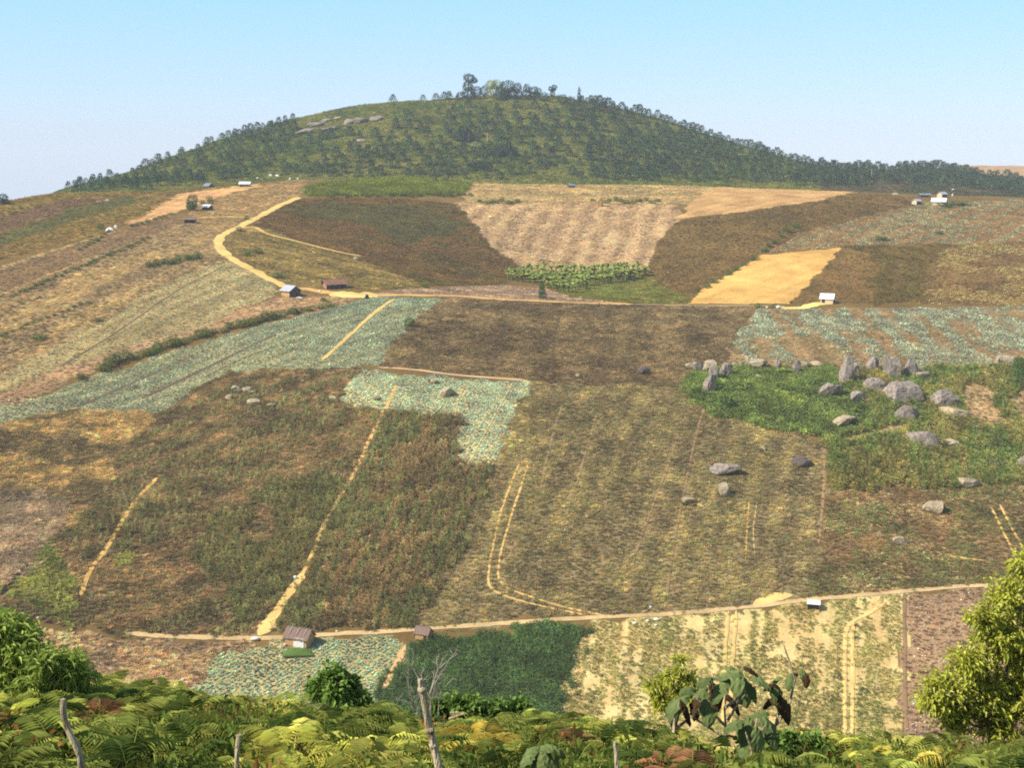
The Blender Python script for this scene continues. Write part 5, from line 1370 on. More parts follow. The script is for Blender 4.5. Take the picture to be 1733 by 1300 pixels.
def hut(name, px, py, label, Ln, D, hw, rise, yaw, wall, roof, over=.3, door=None, panel=None, poles=0, open_front=False, gable=None, cat='hut', sink=.5, raise_=0.0, drop=0.0):
    b = cast([px], [py])[0]
    o = empty(name, b + [0, 0, raise_], label, cat, None, math.radians(yaw))
    t = .08; x, y = Ln / 2, D / 2; zb = -sink
    wl = MB()
    dx0 = dx1 = None
    if open_front: pass
    elif door:
        dx0, dx1 = door[0] - door[1] / 2, door[0] + door[1] / 2
        wl.box(((-x + dx0) / 2, -y, (zb + hw) / 2), (dx0 + x, t, hw - zb)); wl.box(((dx1 + x) / 2, -y, (zb + hw) / 2), (x - dx1, t, hw - zb))
        wl.box((door[0], -y, (door[2] + hw) / 2), (door[1], t, hw - door[2]))
    else:
        wl.box((0, -y, (zb + hw) / 2), (Ln, t, hw - zb))
    wl.box((0, y, (zb + hw) / 2), (Ln, t, hw - zb))
    wl.build('wall', wall, o)
    for s in (-1, 1):
        gy = y - t / 2 - .003
        v = []
        for xx in (s * x - t / 2, s * x + t / 2):
            v += [[xx, -gy, zb], [xx, gy, zb], [xx, gy, hw], [xx, 0, hw + rise - .06], [xx, -gy, hw]]
        MB().add(v, [(4, 3, 2, 1, 0), (5, 6, 7, 8, 9), (0, 1, 6, 5), (1, 2, 7, 6), (2, 3, 8, 7), (3, 4, 9, 8), (4, 0, 5, 9)]).build('gable_wall', gable or wall, o)
    if door: MB().box((door[0] + .1, -y + .12, (zb + door[2]) / 2), (door[1] * .9, .05, door[2] - zb - .02), rz=.35).build('door', WOOD_SHADE, o)
    for sx in (-1, 1):
        for sy in (-1, 1):
            MB().tube([[sx * (x + .05), sy * (y + .07), zb], [sx * (x + .05), sy * (y + .07), hw - .02]], .05, 6, .2).build('post', M_BARK, o)
    rf = MB(); nseg = 14
    xs = np.linspace(-x - over, x + over, nseg + 1)
    yo = y + over; zo = hw + rise - (rise / y) * yo
    for s in (-1, 1):
        V = []; Fs = []
        for i, xx in enumerate(xs):
            wv = .025 * (i % 2) + rng.uniform(-.02, .02); ee = rng.uniform(-.06, .06)
            V += [[xx, 0, hw + rise + .05 + wv], [xx, s * (yo + ee), zo + .05 + wv], [xx, 0, hw + rise - .03 + wv], [xx, s * (yo + ee), zo - .03 + wv]]
        for i in range(nseg):
            a = i * 4; c = a + 4
            q = [(a, c, c + 1, a + 1), (a + 2, a + 3, c + 3, c + 2), (a + 1, c + 1, c + 3, a + 3)]
            Fs += [tuple(reversed(f)) for f in q] if s > 0 else q
        Fs += [(0, 1, 3, 2), (nseg * 4, nseg * 4 + 2, nseg * 4 + 3, nseg * 4 + 1)]
        rf.add(V, Fs)
    rf.tube([[-x - over, 0, hw + rise + .08], [x + over, 0, hw + rise + .08]], .07, 6)
    r_ = rf.build('roof', roof, o)
    for k in range(poles):
        xx = -x + (k + .6) * Ln / poles
        MB().tube([[xx + .25, .25, hw + rise + .02], [xx + .12, 0.0, hw + rise + .2], [xx - .1, -yo * .62, zo + (hw + rise - zo) * .38 + .16]], .055, 6).build('roof_pole', M_PALEWOOD, r_)
    if panel:
        MB().box((panel[0], -y - .09, (zb + panel[2]) / 2 + .1), (panel[1], .04, panel[2] - zb)).build('wall_sheet', WHITE, o)
    return o


hut('thatched_hut', 507, 1087, 'largest thatched hut with three pale roof poles and a white wall sheet', 4.0, 2.5, 1.15, 1.15, -22, BAMB, TH, .3, panel=(.6, 1.9, 1.05), poles=3)
hut('thatched_shed', 717, 1079, 'small thatched shed above the dark green corn', 2.3, 1.7, .9, .85, -24, BAMB, TH, .2, door=(.7, .6, .8))
hut('field_shelter', 1377, 1030, 'tiny open shelter with pale roof and black interior on the seedling field', 1.9, 1.5, 1.0, .35, -14, WOOD_SHADE, TINW, .15, open_front=True, cat='shelter')
hut('tin_roof_hut', 1400, 512, 'hut with bright white tin roof at the end of the yellow spur track', 3.6, 2.6, 1.35, 1.15, -22, CREAM, TINW, .3, door=(-.9, .9, 1.1), gable=WOOD_SHADE)  # dark gable colour stands for the side turned from the sun
hut('tin_roof_hut', 492, 500, 'hut with grey tin roof and tan wall where the winding road meets the middle road', 3.6, 3.6, 1.6, 1.1, -42, BAMB, TIN, .45, gable=WOOD_SHADE)  # dark gable material paints in the shade of the open end
hut('rusty_roof_hut', 566, 487, 'long low hut with rusty brown roof beside the middle road', 5.6, 3.2, 1.4, .95, 26, WOOD_SHADE, RUST, .6, gable=PINKW)
hut('tin_roof_hut', 353, 318, 'dark blue roofed hut at the left of the bare yard on the left crest', 3.6, 2.8, 1.1, 1.1, -38, WOOD_SHADE, TINB, .4)
hut('open_shelter', 415, 316, 'white roofed open shelter on the bare yard of the left crest', 4.3, 2.4, 1.3, .7, -4, WHITE, TINW, .3, open_front=True, cat='shelter')
hut('lean_to', 351, 355, 'pale roofed lean-to below the lone round tree', 3.0, 2.2, 1.2, .6, -30, CREAM, TINW, .4, open_front=True, gable=WOOD_SHADE, cat='shelter')
hut('brown_shelter', 322, 377, 'ragged brown thatched shelter on leaning posts below the lean-to', 3.6, 2.2, 1.25, .6, 8, WOOD_SHADE, TH, .3, open_front=True, cat='shelter')
hut('low_roof', 967, 317, 'low dark roof peeping over the crest above the tan bowl', 2.4, 2.0, .9, .5, 15, WOOD_SHADE, TINB, .3, cat='shelter')
hut('tin_roof_hut', 1551, 346, 'small hut with pale left gable, leftmost of the huts on the right crest', 3.0, 2.4, 1.5, .7, 38, WOOD_SHADE, TIN, .3, gable=CREAM)  # front wall coloured dark for the shade under the roof
hut('tin_roof_hut', 1589, 347, 'largest white roofed hut on the right crest', 5.2, 3.4, 1.6, 1.2, -24, CREAM, TINW, .4, gable=WOOD_SHADE)  # shade of the right gable is put into its darker material
hut('tin_roof_hut', 1594, 334, 'hut with pale gable half hidden behind the largest white roofed hut', 3.4, 2.6, 1.5, .8, 38, WOOD_SHADE, TIN, .3, gable=CREAM)  # shade below the eaves is painted into the dark front wall
hut('dark_shed', 1560, 333, 'left one of two low dark sheds left of the crest huts', 2.4, 1.8, .9, .5, 10, WOOD_SHADE, TINB, .2, cat='shed')
hut('dark_shed', 1569, 333, 'right one of two low dark sheds left of the crest huts', 2.4, 1.8, .9, .5, -12, WOOD_SHADE, TINB, .2, cat='shed')


def tarp(px, py, w_, h_, label, mat, rz=0.0, name='tarpaulin', cat='tarpaulin'):
    """rumpled sheet or covered heap lying on the ground"""
    b = cast([px], [py])[0]; m = mpp(b); g = 12
    u, v = np.meshgrid(np.linspace(-1, 1, g), np.linspace(-1, 1, g)); u = u.ravel(); v = v.ravel()
    dome = (1 - np.abs(u)**3) * (1 - np.abs(v)**3)
    z = dome * (.65 + .5 * fbm(u * 2 + px, v * 2, 5, 2)) * h_ * m - .1
    x = u * w_ * m / 2; y = v * w_ * m / 3
    c, s = math.cos(rz), math.sin(rz)
    V = np.c_[x * c - y * s, x * s + y * c, z]
    fs = [(i * g + j, i * g + j + 1, (i + 1) * g + j + 1, (i + 1) * g + j) for i in range(g - 1) for j in range(g - 1)]
    V = np.r_[V, V * [1, 1, 0] - [0, 0, .3]]
    k = g * g; ring = [j for j in range(g)] + [i * g + g - 1 for i in range(1, g)] + [(g - 1) * g + j for j in range(g - 2, -1, -1)] + [i * g for i in range(g - 2, 0, -1)]
    fs += [(ring[i], ring[i] + k, ring[(i + 1) % len(ring)] + k, ring[(i + 1) % len(ring)]) for i in range(len(ring))]
    return tag(MB().add(V, fs).build(name, mat, loc=b), label, cat)


tarp(186, 390, 15, 6, 'long white and pink tarpaulin over a heap on the left spur', WHITE, .3)
tarp(196, 385, 6, 6, 'bright white bundle at the right end of the long tarpaulin', WHITE, .1, 'bundle', 'bundle')
tarp(168, 341, 12, 2.5, 'low grey brush pile on the far left strips', M_BARE, .1, 'brush_pile', 'brush pile')
tarp(182, 340, 9, 4, 'cream straw heap right of the brush pile', RP, .1, 'straw_heap', 'straw heap')
tarp(1515, 329, 11, 4, 'pale grey heap at the left of the right crest huts', RP, .0, 'straw_heap', 'straw heap')
tarp(458, 298, 7, 4.5, 'left white sheet heap above the left crest yard', WHITE, .1, 'white_heap', 'heap')
tarp(469, 298, 8, 3.5, 'right white sheet heap above the left crest yard', WHITE, -.1, 'white_heap', 'heap')
tarp(621, 506, 9, 9, 'dark plastic covered heap beside the middle road', BLACKP, .2, 'covered_heap', 'heap')
tarp(506, 504, 12, 2.5, 'white sheet spread on the grass in front of the grey roofed hut', WHITE, .2, 'white_sheet', 'sheet')
tarp(505, 1103, 50, 7, 'dark green weedy bank under the thatched hut', M_SHRUB2, .1, 'weed_bank', 'bank')


def sack(px, py, w_, h_, label, mat=WHITE, group=None):
    b = cast([px], [py])[0]; m = mpp(b)
    v = ICO_V * np.array([w_, w_ * .7, h_]) * m * .5
    zz = ICO_V[:, 2]; pin = 1 - .75 * sstep(.45, .95, zz)
    v[:, 0] *= pin; v[:, 1] *= pin; v *= (1 + .12 * (fbm(ICO_V[:, 0] * 3 + px, ICO_V[:, 1] * 3 + zz * 3, 8, 2) - .5))[:, None]
    v[:, 2] += h_ * m * .42
    return tag(MB().add(v, ICO_F).build('sack', mat, loc=b), label, 'sack', group)


for x, y, w_, h_, lab in [(1111, 1051, 10, 6, 'largest white sack beside the bottom path'), (1096, 1053, 6, 5, 'small white sack left of the largest one by the bottom path'), (1074, 1057, 8, 5, 'white sack furthest left on the seedling field edge'), (1110, 1060, 6, 4, 'white sack lying below the largest one in the seedlings'), (1101, 1030, 5, 5, 'lone white sack above the bottom path'),
                          (500, 981, 7, 8, 'white sack beside the straight steep footpath'), (1317, 522, 8, 6, 'white sack at the left end of the yellow spur track'), (1298, 522, 4, 4, 'small white sack near the dark bush on the middle road'), (491, 305, 4, 5, 'left white sack on the slope above the green crest strip'), (504, 305, 3, 5, 'right white sack on the slope above the green crest strip'), (436, 303, 4, 4, 'white sack right of the white roofed shelter'),
                          (1612, 332, 3, 5, 'white sack right of the crest huts'), (1613, 322, 5, 3, 'yellowish sack under the pines right of the crest huts'), (541, 494, 5, 4, 'white sack left of the rusty roofed hut'), (496, 499, 5, 5, 'white sack under the gable of the grey roofed hut'), (504, 496, 6, 5, 'plump white sack stacked by the grey roofed hut'), (432, 1084, 14, 7, 'grey white sack at the foot of the steep footpath'), (482, 1094, 5, 6, 'small white sack left of the thatched hut'), (570, 1070, 5, 3, 'white sack above the path right of the thatched hut'), (310, 1152, 6, 5, 'white sack at the corner of the lowest cabbage bed'), (740, 1082, 5, 3, 'white sack right of the small thatched shed'), (16, 680, 3, 5, 'white sack at the left end of the long cabbage field'), (64, 1047, 5, 3, 'white sack at the far left of the bottom path')]:
    sack(x, y, w_, h_, lab)
# ------------------------------------------------------------------ the bank in front of the camera
M_TREEL = leaf_mat('glossy_leaf', (154, 156, 64), .4, gloss=.02, k=1.6)
M_WILLOW = leaf_mat('narrow_leaf', (130, 142, 72), .38, gloss=.02, k=1.7)
M_BROAD = leaf_mat('broad_leaf', (112, 126, 78), .18, k=.85)
M_BROADB = leaf_mat('shaded_leaf', (70, 56, 40), .1, k=1.0)  # dark brown colour carries the shade on the hanging leaves
M_POST = rough_mat('weathered_post', (150, 132, 104), (226, 208, 174), 7, .95, stretch=(2, 2, .35), bump=.8, spots=((96, 84, 66), 9, .6))
M_TWIG = rough_mat('grey_twig', (150, 138, 124), (196, 184, 166), 14, .8, bump=.3)
M_BUSH = leaf_mat('bush_leaf', (104, 128, 60), .32, gloss=.01, k=1.35)
M_YFERN = leaf_mat('yellow_fern_leaf', (206, 184, 90), .35, k=.95)
M_DFERN = leaf_mat('dead_fern_leaf', (168, 126, 88), .25, k=.9)


def ground(x, y): return float(hgt(np.array([x]), np.array([y]))[0])


# fern bank: how low the bank's far edge sits in the photograph decides where plants grow
FX, FY, FT = [], [], []
n = 24000
y = rng.uniform(6.7, 15.5, n); x = rng.uniform(-.46, .46, n) * (y + 1.5)
gap = fbm(x / 1.1, y / 1.1, 15, 2)
k = rng.random(n) < sstep(.25, .5, gap)
# keep plants apart
pts = []
grid = {}
for xx, yy in zip(x[k], y[k]):
    c = (int(xx / .125), int(yy / .125))
    if all((xx - a)**2 + (yy - b)**2 > .125**2 for i in (-1, 0, 1) for j in (-1, 0, 1) for a, b in grid.get((c[0] + i, c[1] + j), ())):
        grid.setdefault(c, []).append((xx, yy)); pts.append((xx, yy))
pts = np.array(pts); z = hgt(pts[:, 0], pts[:, 1]); m = len(pts)
scl = (.24 + .42 * rng.random(m) ** 1.6) * (1 +   .12 * sstep(-1.5, -3.5, pts[:, 0]))
px_, py_, _ = project(pts[:, 0], pts[:, 1], z + scl * .9)
lim = pchip([-100, 0, 200, 330, 620, 760, 900, 1000, 1130, 1260, 1400, 1733, 1800], [1120, 1125, 1140, 1165, 1185, 1205, 1190, 1200, 1225, 1262, 1232, 1240, 1240], px_)
k = py_ > lim + rng.uniform(-4, 16, m)
pts, z, scl, m = pts[k], z[k], scl[k], int(k.sum())
mix = fbm(pts[:, 0] / 1.3, pts[:, 1] / 1.3, 61, 2)
t = lin((178, 176, 92), 1.3) * (1 - sstep(.4, .6, mix))[:, None] + lin((140, 148, 74), 1.15) * sstep(.4, .6, mix)[:, None]
yl = rng.random(m); t[yl < .035] = lin((184, 172, 88), 1.25); t[yl < .015] = lin((156, 124, 84), 1.1)
dk = rng.random(m) < .22; t[dk] = lin((88, 106, 52), 1.0)
t *= .98 * np.exp(rng.normal(0, .22, (m, 1)))
sow('fern_bank', np.c_[pts, z - .05], rng.choice(form_ids['fern'], m), np.c_[scl, scl, scl], t, np.c_[rng.normal(0, .25, m), rng.normal(0, .25, m), rng.uniform(0, 6.28, m)],
    'dense bank of yellow-green ferns along the bottom of the picture', 'ferns')
n = 2000
y = rng.uniform(5.5, 17, n); x = rng.uniform(-.46, .46, n) * (y + 1.5); zz = hgt(x, y)
sc_ = rng.uniform(.5, 1.0, n)
px_, py_, _ = project(x, y, zz + sc_ * .6)
k = py_ > pchip([-100, 0, 200, 330, 620, 760, 900, 1000, 1130, 1260, 1400, 1733, 1800], [1180, 1180, 1185, 1178, 1190, 1205, 1200, 1210, 1235, 1262, 1240, 1250, 1250], px_)
x, y, zz, sc_ = x[k], y[k], zz[k], sc_[k]; n = len(x)
t = lin((112, 126, 58), 1.0) * np.exp(rng.normal(0, .25, (n, 1))); r_ = rng.random(n); t[r_ < .2] = lin((134, 140, 66), .85); t[r_ < .08] = lin((150, 104, 60), 1.0)
sow('undergrowth', np.c_[x, y, zz - .05], rng.choice(form_ids['under'] * 2 + form_ids['blade'], n), np.c_[sc_ * .8, sc_ * .8, sc_ * 1.1], t, np.c_[np.zeros((n, 2)), rng.uniform(0, 6.28, n)],
    'leafy green undergrowth filling the gaps between the ferns', 'undergrowth')


def fern_plant(px, py, Y, size, label, mat):
    b = at_depth(px, py, Y); o = empty('fern', b, label, 'fern')
    o.location.z = b[2] - size * .7
    for k in range(6):
        mb = MB(); fern_frond(mb, np.array([0, 0, size * .35]), 2 * np.pi * k / 6 + rng.uniform(-.4, .4), size * rng.uniform(.7, 1), rng.uniform(.5, 1.0), 19, rng.uniform(.8, 1.2))
        mb.build('frond', mat, o)
    MB().tube([[0, 0, -.5], [0, 0, size * .35]], .01, 5).build('stem', M_TWIG, o)


fern_plant(815, 1225, 9.5, .55, 'bright yellow upright fern just right of the leaning bare post', M_YFERN)
fern_plant(832, 1240, 9.2, .45, 'smaller yellow fern in front of the bright yellow one', M_YFERN)
fern_plant(1150, 1262, 8.2, .55, 'dead orange-brown fern under the broad-leaved plant', M_DFERN)
fern_plant(1172, 1285, 7.8, .5, 'drooping brown fern in front of the dead orange-brown one', M_DFERN)
fern_plant(168, 1190, 9.5, .4, 'withered brown fern behind the crooked left post', M_DFERN)


def post(name, pts, Y, w0, w1, label, cat='post'):
    P = smooth_line(pts, 14)
    b = at_depth(P[-1, 0], P[-1, 1], Y); g = ground(b[0], Y)
    V = np.array([at_depth(a, c, Y) for a, c in P])
    foot = V[-1] + np.array([.02, 0, 0]); foot[2] = g - .2
    V = np.r_[V, [foot]][::-1]
    sc = (Y * cp + 4 * sp) / F
    r = np.linspace(w1, w0, len(V)) * sc * .40
    o = empty(name, (foot[0], Y, g), label, cat)
    loc = np.array([foot[0], Y, g])
    mb = MB().tube(V - loc, r, 10, .22)
    mb.build('shaft', M_POST, o)
    return o, V, loc


post('fence_post', [(106, 1184), (107, 1200), (109, 1218), (116, 1238), (125, 1256), (134, 1274), (138, 1292), (137, 1330)], 6.7, 12, 16, 'crooked bare fence post at the lower left')
post('fence_post', [(405, 1244), (402, 1262), (401, 1284), (400, 1330)], 6.7, 10, 11, 'short pale fence post sticking out of the ferns left of the tall one')
tp, tv, tl = post('fence_post', [(711, 1150), (713, 1165), (718, 1190), (724, 1220), (731, 1250), (738, 1278), (748, 1330)], 6.7, 11, 20, 'tallest leaning bare fence post in the lower middle')
for q in (1168, 1236, 1262):                      # knots and cut stubs on the tall post
    c = at_depth(pchip([1150, 1190, 1250, 1330], [711, 718, 731, 748], [q])[0], q, 6.7) - tl
    v = ICO_V * np.array([.022, .025, .022]) * (1 + .3 * (fbm(ICO_V[:, 0] * 3, ICO_V[:, 1] * 3 + q, 4, 2) - .5))[:, None] + c
    MB().add(v, ICO_F).build('knot', M_POST, tp)
post('fence_post', [(1041, 1256), (1043, 1275), (1046, 1330)], 6.7, 9, 11, 'short weathered fence post in the ferns right of the middle')


def bare_shrub(px, py, Y, stems, label):
    b = at_depth(px, py, Y); g = ground(b[0], Y); o = empty('bare_shrub', (b[0], Y, g), label, 'dead shrub')
    sc = (Y * cp - b[2] * sp) / F
    for pl in stems:
        mb = MB()
        V = np.array([at_depth(a, c, Y) for a, c in pl]) - [b[0], Y, g]
        V[:, 1] += np.linspace(0, rng.uniform(-.15, .15), len(V))
        mb.tube(V, np.linspace(3.2, 1.0, len(V)) * sc / 2, 5, .2)
        for k in range(4):
            i = rng.integers(1, len(V)); d = V[i] - V[i - 1]; d = d / np.linalg.norm(d) + rng.normal(0, .5, 3) * [1, .6, .6]
            bare_branches(mb, V[i], d / np.linalg.norm(d), rng.uniform(10, 26) * sc, .7 * sc, 2)
        mb.build('stem', M_TWIG, o)


bare_shrub(725, 1215, 11.5, [[(728, 1230), (730, 1190), (738, 1150), (760, 1112)], [(720, 1232), (700, 1190), (692, 1150)], [(728, 1225), (728, 1175), (732, 1160)], [(742, 1225), (742, 1195), (746, 1172)], [(705, 1210), (712, 1160), (695, 1138)], [(700, 1205), (694, 1180), (690, 1150)], [(726, 1180), (740, 1140), (758, 1128)]],
           'leafless grey shrub with forked twigs behind the tallest post')
for a, lab in [([(762, 1208), (776, 1206)], 'thin pale stick lying on the ferns right of the tallest post'), ([(760, 1218), (774, 1212), (786, 1208)], 'longer grey stick lying under the thin pale stick')]:
    V = np.array([at_depth(p[0], p[1], 9.8) for p in a])
    tag(MB().tube(V, [.012, .008, .006][:len(V)], 6, .2).build('stick', M_POST), lab, 'stick')


def broadleaf(name, px, py, Y, blobs, label, mat, leaf, aspect, per, cat='tree', droop=.3, limbs=True, dyn=.5, hollow=.25):
    """bush or small tree: limbs run to every clump, clumps are made of separate leaves"""
    b = at_depth(px, py, Y); g = ground(b[0], Y)
    sc = (Y * cp - b[2] * sp) / F
    o = empty(name, (b[0], Y, g), label, cat); base = np.array([b[0], Y, g])
    tr = MB(); cr = MB()
    cen = [at_depth(x, y, Y + dy) - base for x, y, r, dy in blobs]
    root = np.array([0, 0, -.2])
    top = np.mean(cen, 0); hub = top * [.5, .5, .35]
    tr.tube([root, hub * .6, hub], [.055, .045, .035], 7, .2)
    for c, (x, y, r, dy) in zip(cen, blobs):
        R_ = r * sc
        mid = (hub + c) / 2 + rng.normal(0, .05, 3)
        tr.tube([hub, mid, c], [.025, .016, .006], 5, .2)
        ntw = max(6, int(per * r * r / 60))
        d = rng.normal(size=(ntw, 3)); d /= np.linalg.norm(d, axis=1, keepdims=True)
        e = c + d * R_ * rng.uniform(hollow, 1.0, (ntw, 1)) * [1, dyn * 2, 1]
        for q in range(ntw):
            a = c + (e[q] - c) * .15
            if limbs: tr.tube([a, e[q]], [.005, .002], 3, cap=False)
            nl = 9
            f = rng.uniform(.45, 1.08, (nl, 1)); pp = a + (e[q] - a) * f + rng.normal(0, .02, (nl, 3))
            dd = d[q] * .55 + rng.normal(0, .6, (nl, 3)) + [0, 0, .1]
            cr.leaves(pp, dd, leaf * rng.uniform(.7, 1.2, nl), leaf * aspect * rng.uniform(.8, 1.2, nl), droop=droop, shade=rng.uniform(.7, 1.3, nl) * rng.uniform(.85, 1.15))
    tr.build('trunk', M_BARK, o); cr.build('crown', mat, o)
    return o


broadleaf('small_tree', 1690, 1240, 13.0, [(1745, 960, 42, 0), (1705, 1010, 44, .1), (1760, 1040, 55, .2), (1668, 1045, 34, -.1), (1690, 1080, 50, 0), (1640, 1120, 40, -.2), (1740, 1110, 60, .1), (1600, 1165, 46, -.2), (1660, 1165, 56, 0), (1720, 1180, 60, 0), (1570, 1185, 26, -.3), (1620, 1210, 46, -.1), (1690, 1225, 50, 0), (1765, 1160, 60, .2)],
          'glossy olive leaved tree leaning in at the lower right', M_TREEL, .066, .40, 3.5, droop=.35)
broadleaf('leafy_bush', 20, 1200, 12.0, [(0, 1060, 34, 0), (34, 1062, 26, .1), (-30, 1080, 50, 0), (14, 1044, 14, .1), (52, 1080, 16, 0), (126, 1116, 16, 0), (30, 1105, 44, 0), (75, 1120, 34, -.1), (110, 1135, 36, 0), (60, 1160, 50, -.1), (5, 1165, 60, 0), (130, 1170, 30, .1), (150, 1140, 14, .1)],
          'dark bush of long drooping leaves at the lower left', M_WILLOW, .10, .22, 3.4, 'bush', droop=.35)
broadleaf('leafy_bush', 565, 1195, 15.5, [(560, 1150, 26, 0), (585, 1162, 24, .1), (540, 1166, 20, 0), (570, 1178, 30, -.1), (610, 1186, 22, 0)],
          'rounded dark green bush in front of the lowest cabbage bed', M_BUSH, .10, .5, 9, 'bush', droop=.25)
broadleaf('leafy_bush', 1140, 1215, 15.0, [(1150, 1120, 15, 0), (1135, 1142, 20, 0), (1165, 1145, 20, .1), (1105, 1160, 18, 0), (1150, 1168, 26, 0), (1120, 1185, 26, 0), (1180, 1180, 24, 0)],
          'upright loose bush behind the broad-leaved plant', M_TREEL, .075, .34, 4, 'bush', droop=.3)
broadleaf('leafy_bush', 790, 1215, 16.5, [(770, 1196, 20, 0), (800, 1200, 22, 0), (840, 1205, 22, 0), (880, 1205, 24, .1), (740, 1200, 16, 0)],
          'low dark bush at the lower edge of the green corn field', M_BUSH, .10, .5, 12, 'bush', droop=.25)
broadleaf('leafy_bush', 1360, 1275, 10.5, [(1330, 1262, 26, 0), (1370, 1270, 30, 0), (1300, 1275, 26, 0)],
          'low leafy bush right of the broad-leaved plant', M_BUSH, .075, .55, 8, 'bush', droop=.25)


def big_leaf(mb, p, d, L_, W_, shade, sag=.5):
    """broad soft leaf with lobed rim, raised veins and a sagging tip"""
    nu, nv = 8, 7
    d = d / np.linalg.norm(d); s = np.cross(d, [0, 0, 1.0]); s /= np.linalg.norm(s) + 1e-6; up = np.cross(s, d)
    V = []
    for i in range(nu):
        u = i / (nu - 1)
        wv = W_ * .5 * math.sin(math.pi * min(1, u * .88 + .12)) ** .75 * (1 + .16 * math.sin(u * 17))
        for j in range(nv):
            q = (j / (nv - 1) - .5) * 2
            h = -abs(q)**1.4 * W_ * .2 + .035 * L_ * math.cos(q * 8 + u * 13 + p[0] * 40) + random.uniform(-.012, .012) * L_ - sag * L_ * u**2 * .8
            V.append(p + d * L_ * (u - .12 * (1 - q * q) * (u < .1)) + s * wv * q + up * h * .6 + np.array([0, 0, h * .6]))
    fs = [(i * nv + j, i * nv + j + 1, (i + 1) * nv + j + 1, (i + 1) * nv + j) for i in range(nu - 1) for j in range(nv - 1)]
    mb.add(V, fs, [shade * (1.1 if (k % (nv - 1)) in (2, 3) else .95) for k in range(len(fs))])


def big_plant(px, py, Y, leaves, stems, label, group=None):
    b = at_depth(px, py, Y); g = ground(b[0], Y); base = np.array([b[0], Y, g]); sc = (Y * cp - b[2] * sp) / F
    o = empty('broad_leaved_plant', base, label, 'plant', group)
    for pl in stems:
        V = np.array([at_depth(a, c, Y) for a, c in pl]) - base
        MB().tube(V, np.linspace(.012, .005, len(V)), 6, .2).build('stem', M_POST, o)
    for x, y, s_, ang, brown in leaves:
        mb = MB(); a = math.radians(ang)
        p = at_depth(x, y, Y + rng.uniform(-.15, .15)) - base
        d = np.array([math.cos(a), rng.uniform(-.9, -.2), math.sin(a) * .6])
        L_ = s_ * sc * .74
        big_leaf(mb, p - d / np.linalg.norm(d) * L_ * .35 + [0, 0, .12 * L_], d, L_, L_ * .85, rng.uniform(.85, 1.2), rng.uniform(.4, .8))
        mb.build('leaf', M_BROADB if brown else M_BROAD, o)


big_plant(1225, 1265, 9.6, [(1230, 1140, 56, 60, 0), (1255, 1158, 64, -70, 0), (1222, 1160, 50, 200, 0), (1196, 1150, 40, 150, 0), (1185, 1172, 44, 200, 0), (1150, 1185, 50, 190, 0), (1140, 1196, 44, 250, 0), (1200, 1195, 52, 260, 0), (1168, 1165, 44, 120, 0), (1285, 1150, 40, 20, 0), (1272, 1166, 40, 300, 0), (1212, 1176, 40, 280, 1), (1162, 1200, 44, 300, 1), (1180, 1190, 44, 240, 1), (1206, 1158, 36, 330, 1), (1240, 1185, 40, 320, 1), (1236, 1130, 34, 100, 0), (1268, 1132, 30, 20, 1)],
          [[(1232, 1400), (1230, 1260), (1226, 1200), (1232, 1150)], [(1228, 1230), (1200, 1200), (1175, 1180)], [(1232, 1220), (1250, 1190), (1262, 1160)], [(1140, 1240), (1142, 1215), (1150, 1190)], [(1228, 1250), (1165, 1210), (1150, 1195)], [(1226, 1200), (1262, 1172), (1285, 1160)]],
          'big broad-leaved plant with dark shaded leaves in the lower right foreground')
big_plant(1270, 1275, 9.2, [(1280, 1208, 44, 60, 0), (1265, 1238, 60, 260, 0), (1300, 1225, 56, -50, 0), (1245, 1225, 46, 180, 0), (1285, 1250, 50, 280, 0), (1255, 1268, 50, 250, 0), (1310, 1250, 40, -70, 0), (1302, 1240, 36, 260, 1)],
          [[(1272, 1400), (1270, 1290), (1276, 1240), (1284, 1205)], [(1272, 1270), (1262, 1240)], [(1274, 1255), (1296, 1228)]], 'lower broad-leaved plant in front of the big dark-leaved one')
big_plant(1318, 1225, 9.8, [(1312, 1150, 36, 80, 0), (1314, 1168, 40, -70, 0), (1306, 1185, 36, 200, 1), (1328, 1192, 44, -60, 1), (1342, 1140, 26, 80, 1), (1336, 1150, 26, 250, 0), (1362, 1142, 30, -60, 0), (1365, 1150, 22, 270, 1), (1306, 1160, 30, 150, 1)],
          [[(1310, 1400), (1312, 1230), (1318, 1205), (1305, 1172), (1310, 1150)], [(1312, 1230), (1335, 1200), (1345, 1150), (1334, 1115), (1326, 1092)], [(1318, 1210), (1332, 1195)]], 'thin stemmed broad-leaved plant with hanging dark shaded leaves, rightmost of the three')
big_plant(915, 1300, 8.0, [(905, 1268, 46, 150, 0), (925, 1262, 48, 60, 0), (935, 1280, 48, -50, 0), (912, 1290, 50, 240, 0), (895, 1282, 40, 190, 0), (940, 1268, 40, 10, 0), (925, 1295, 44, -80, 0)],
          [[(918, 1420), (917, 1320), (916, 1275)]], 'grey-green broad-leaved plant low among the ferns in the middle')
# ------------------------------------------------------------------ camera, light, air
cam = bpy.data.cameras.new('camera'); cam.sensor_fit = 'HORIZONTAL'; cam.sensor_width = 36
cam.lens = 36 * F / W; cam.clip_start = 0.1; cam.clip_end = 20000
co = bpy.data.objects.new('camera', cam); COL.objects.link(co)
co.location = (0, 0, 0); co.rotation_euler = (math.pi / 2 - PITCH, 0, 0)
S.camera = co

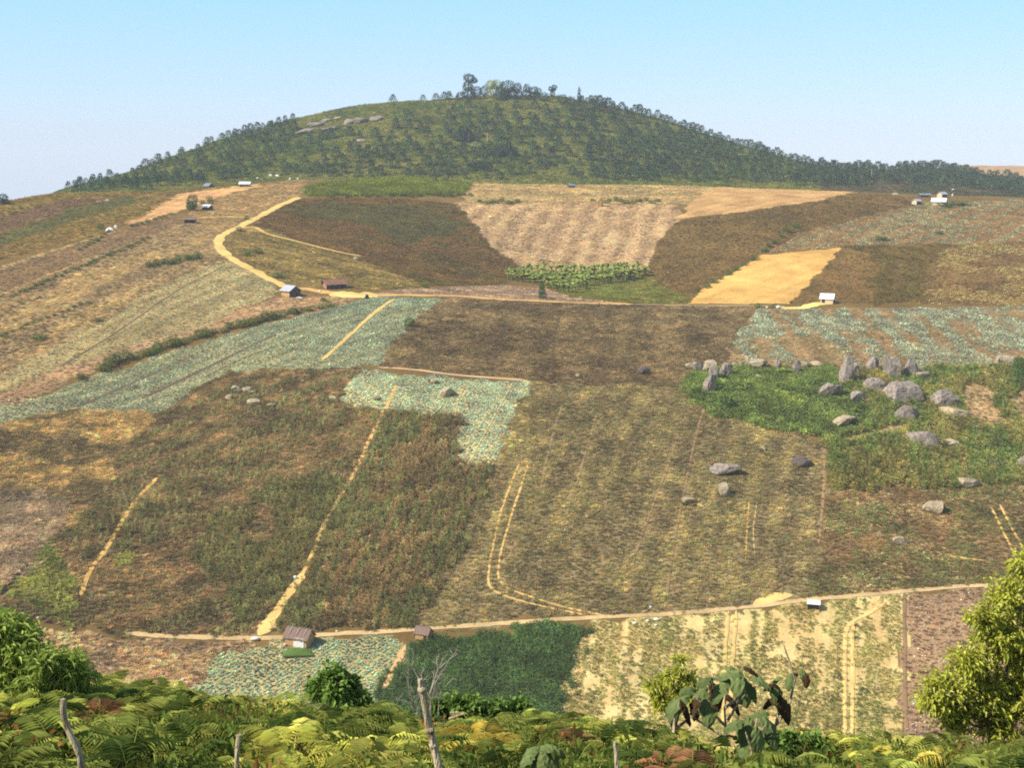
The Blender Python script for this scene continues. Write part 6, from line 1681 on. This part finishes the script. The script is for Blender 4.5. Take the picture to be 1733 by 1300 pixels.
SUN_EL, SUN_AZ = math.radians(43), math.radians(-112)       # azimuth clockwise from straight ahead
sd = np.array([math.sin(SUN_AZ) * math.cos(SUN_EL), math.cos(SUN_AZ) * math.cos(SUN_EL), math.sin(SUN_EL)])
sl = bpy.data.lights.new('sun', 'SUN'); sl.energy = 4.8; sl.angle = math.radians(0.53); sl.color = (1.0, 0.93, 0.80)
so = bpy.data.objects.new('sun', sl); COL.objects.link(so)
from mathutils import Vector
so.rotation_euler = Vector(-sd).to_track_quat('-Z', 'Y').to_euler()
so.location = (-60, -40, 80)

w = bpy.data.worlds.new('World'); S.world = w; w.use_nodes = True
nt = w.node_tree; nt.nodes.clear()
sky = nt.nodes.new('ShaderNodeTexSky'); sky.sky_type = 'NISHITA'; sky.sun_disc = False
sky.sun_elevation = SUN_EL; sky.sun_rotation = SUN_AZ
sky.altitude = 1200; sky.air_density = 1.0; sky.dust_density = 0.4; sky.ozone_density = 1.6
bg = nt.nodes.new('ShaderNodeBackground'); bg.inputs['Strength'].default_value = 0.12
ow = nt.nodes.new('ShaderNodeOutputWorld')
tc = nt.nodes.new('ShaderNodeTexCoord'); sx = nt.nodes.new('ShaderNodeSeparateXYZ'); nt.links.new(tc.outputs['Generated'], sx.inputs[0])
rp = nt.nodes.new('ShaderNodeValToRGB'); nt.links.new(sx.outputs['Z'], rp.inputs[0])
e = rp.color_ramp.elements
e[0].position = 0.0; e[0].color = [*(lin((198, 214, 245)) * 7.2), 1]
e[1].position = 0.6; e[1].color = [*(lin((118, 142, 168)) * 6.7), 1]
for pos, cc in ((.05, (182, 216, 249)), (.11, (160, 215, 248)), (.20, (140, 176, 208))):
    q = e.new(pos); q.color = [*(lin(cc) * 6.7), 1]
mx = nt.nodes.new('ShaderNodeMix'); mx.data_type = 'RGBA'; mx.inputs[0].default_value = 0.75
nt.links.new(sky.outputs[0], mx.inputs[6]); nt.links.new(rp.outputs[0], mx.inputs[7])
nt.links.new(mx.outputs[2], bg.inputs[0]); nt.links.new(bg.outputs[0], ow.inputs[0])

HAZE = 0.00020
if HAZE > 0:
    m, nt, out = nodes('haze_air')
    pv = nt.nodes.new('ShaderNodeVolumePrincipled')
    pv.inputs['Color'].default_value = (0.86, 0.93, 1.0, 1); pv.inputs['Density'].default_value = HAZE; pv.inputs['Anisotropy'].default_value = -0.1
    nt.links.new(pv.outputs[0], out.inputs['Volume'])
    zlo = float(Z.min()) - 1.0
    mb = MB().box((0, 2400, (zlo + 62) / 2), (16000, 5400, 62 - zlo))
    hz = mb.build('haze', m); tag(hz, 'thin pale blue haze over the whole valley', 'haze', kind='stuff')

S.view_settings.view_transform = 'Standard'; S.view_settings.look = 'None'
S.view_settings.exposure = 0.55; S.view_settings.gamma = 1.0; S.view_settings.use_curve_mapping = False
S.cycles.max_bounces = 6; S.cycles.diffuse_bounces = 3; S.cycles.transmission_bounces = 3; S.cycles.volume_bounces = 0
S.cycles.transparent_max_bounces = 8
S.cycles.use_denoising = False
S.cycles.pixel_filter_type = 'BLACKMAN_HARRIS'; S.cycles.filter_width = 1.9
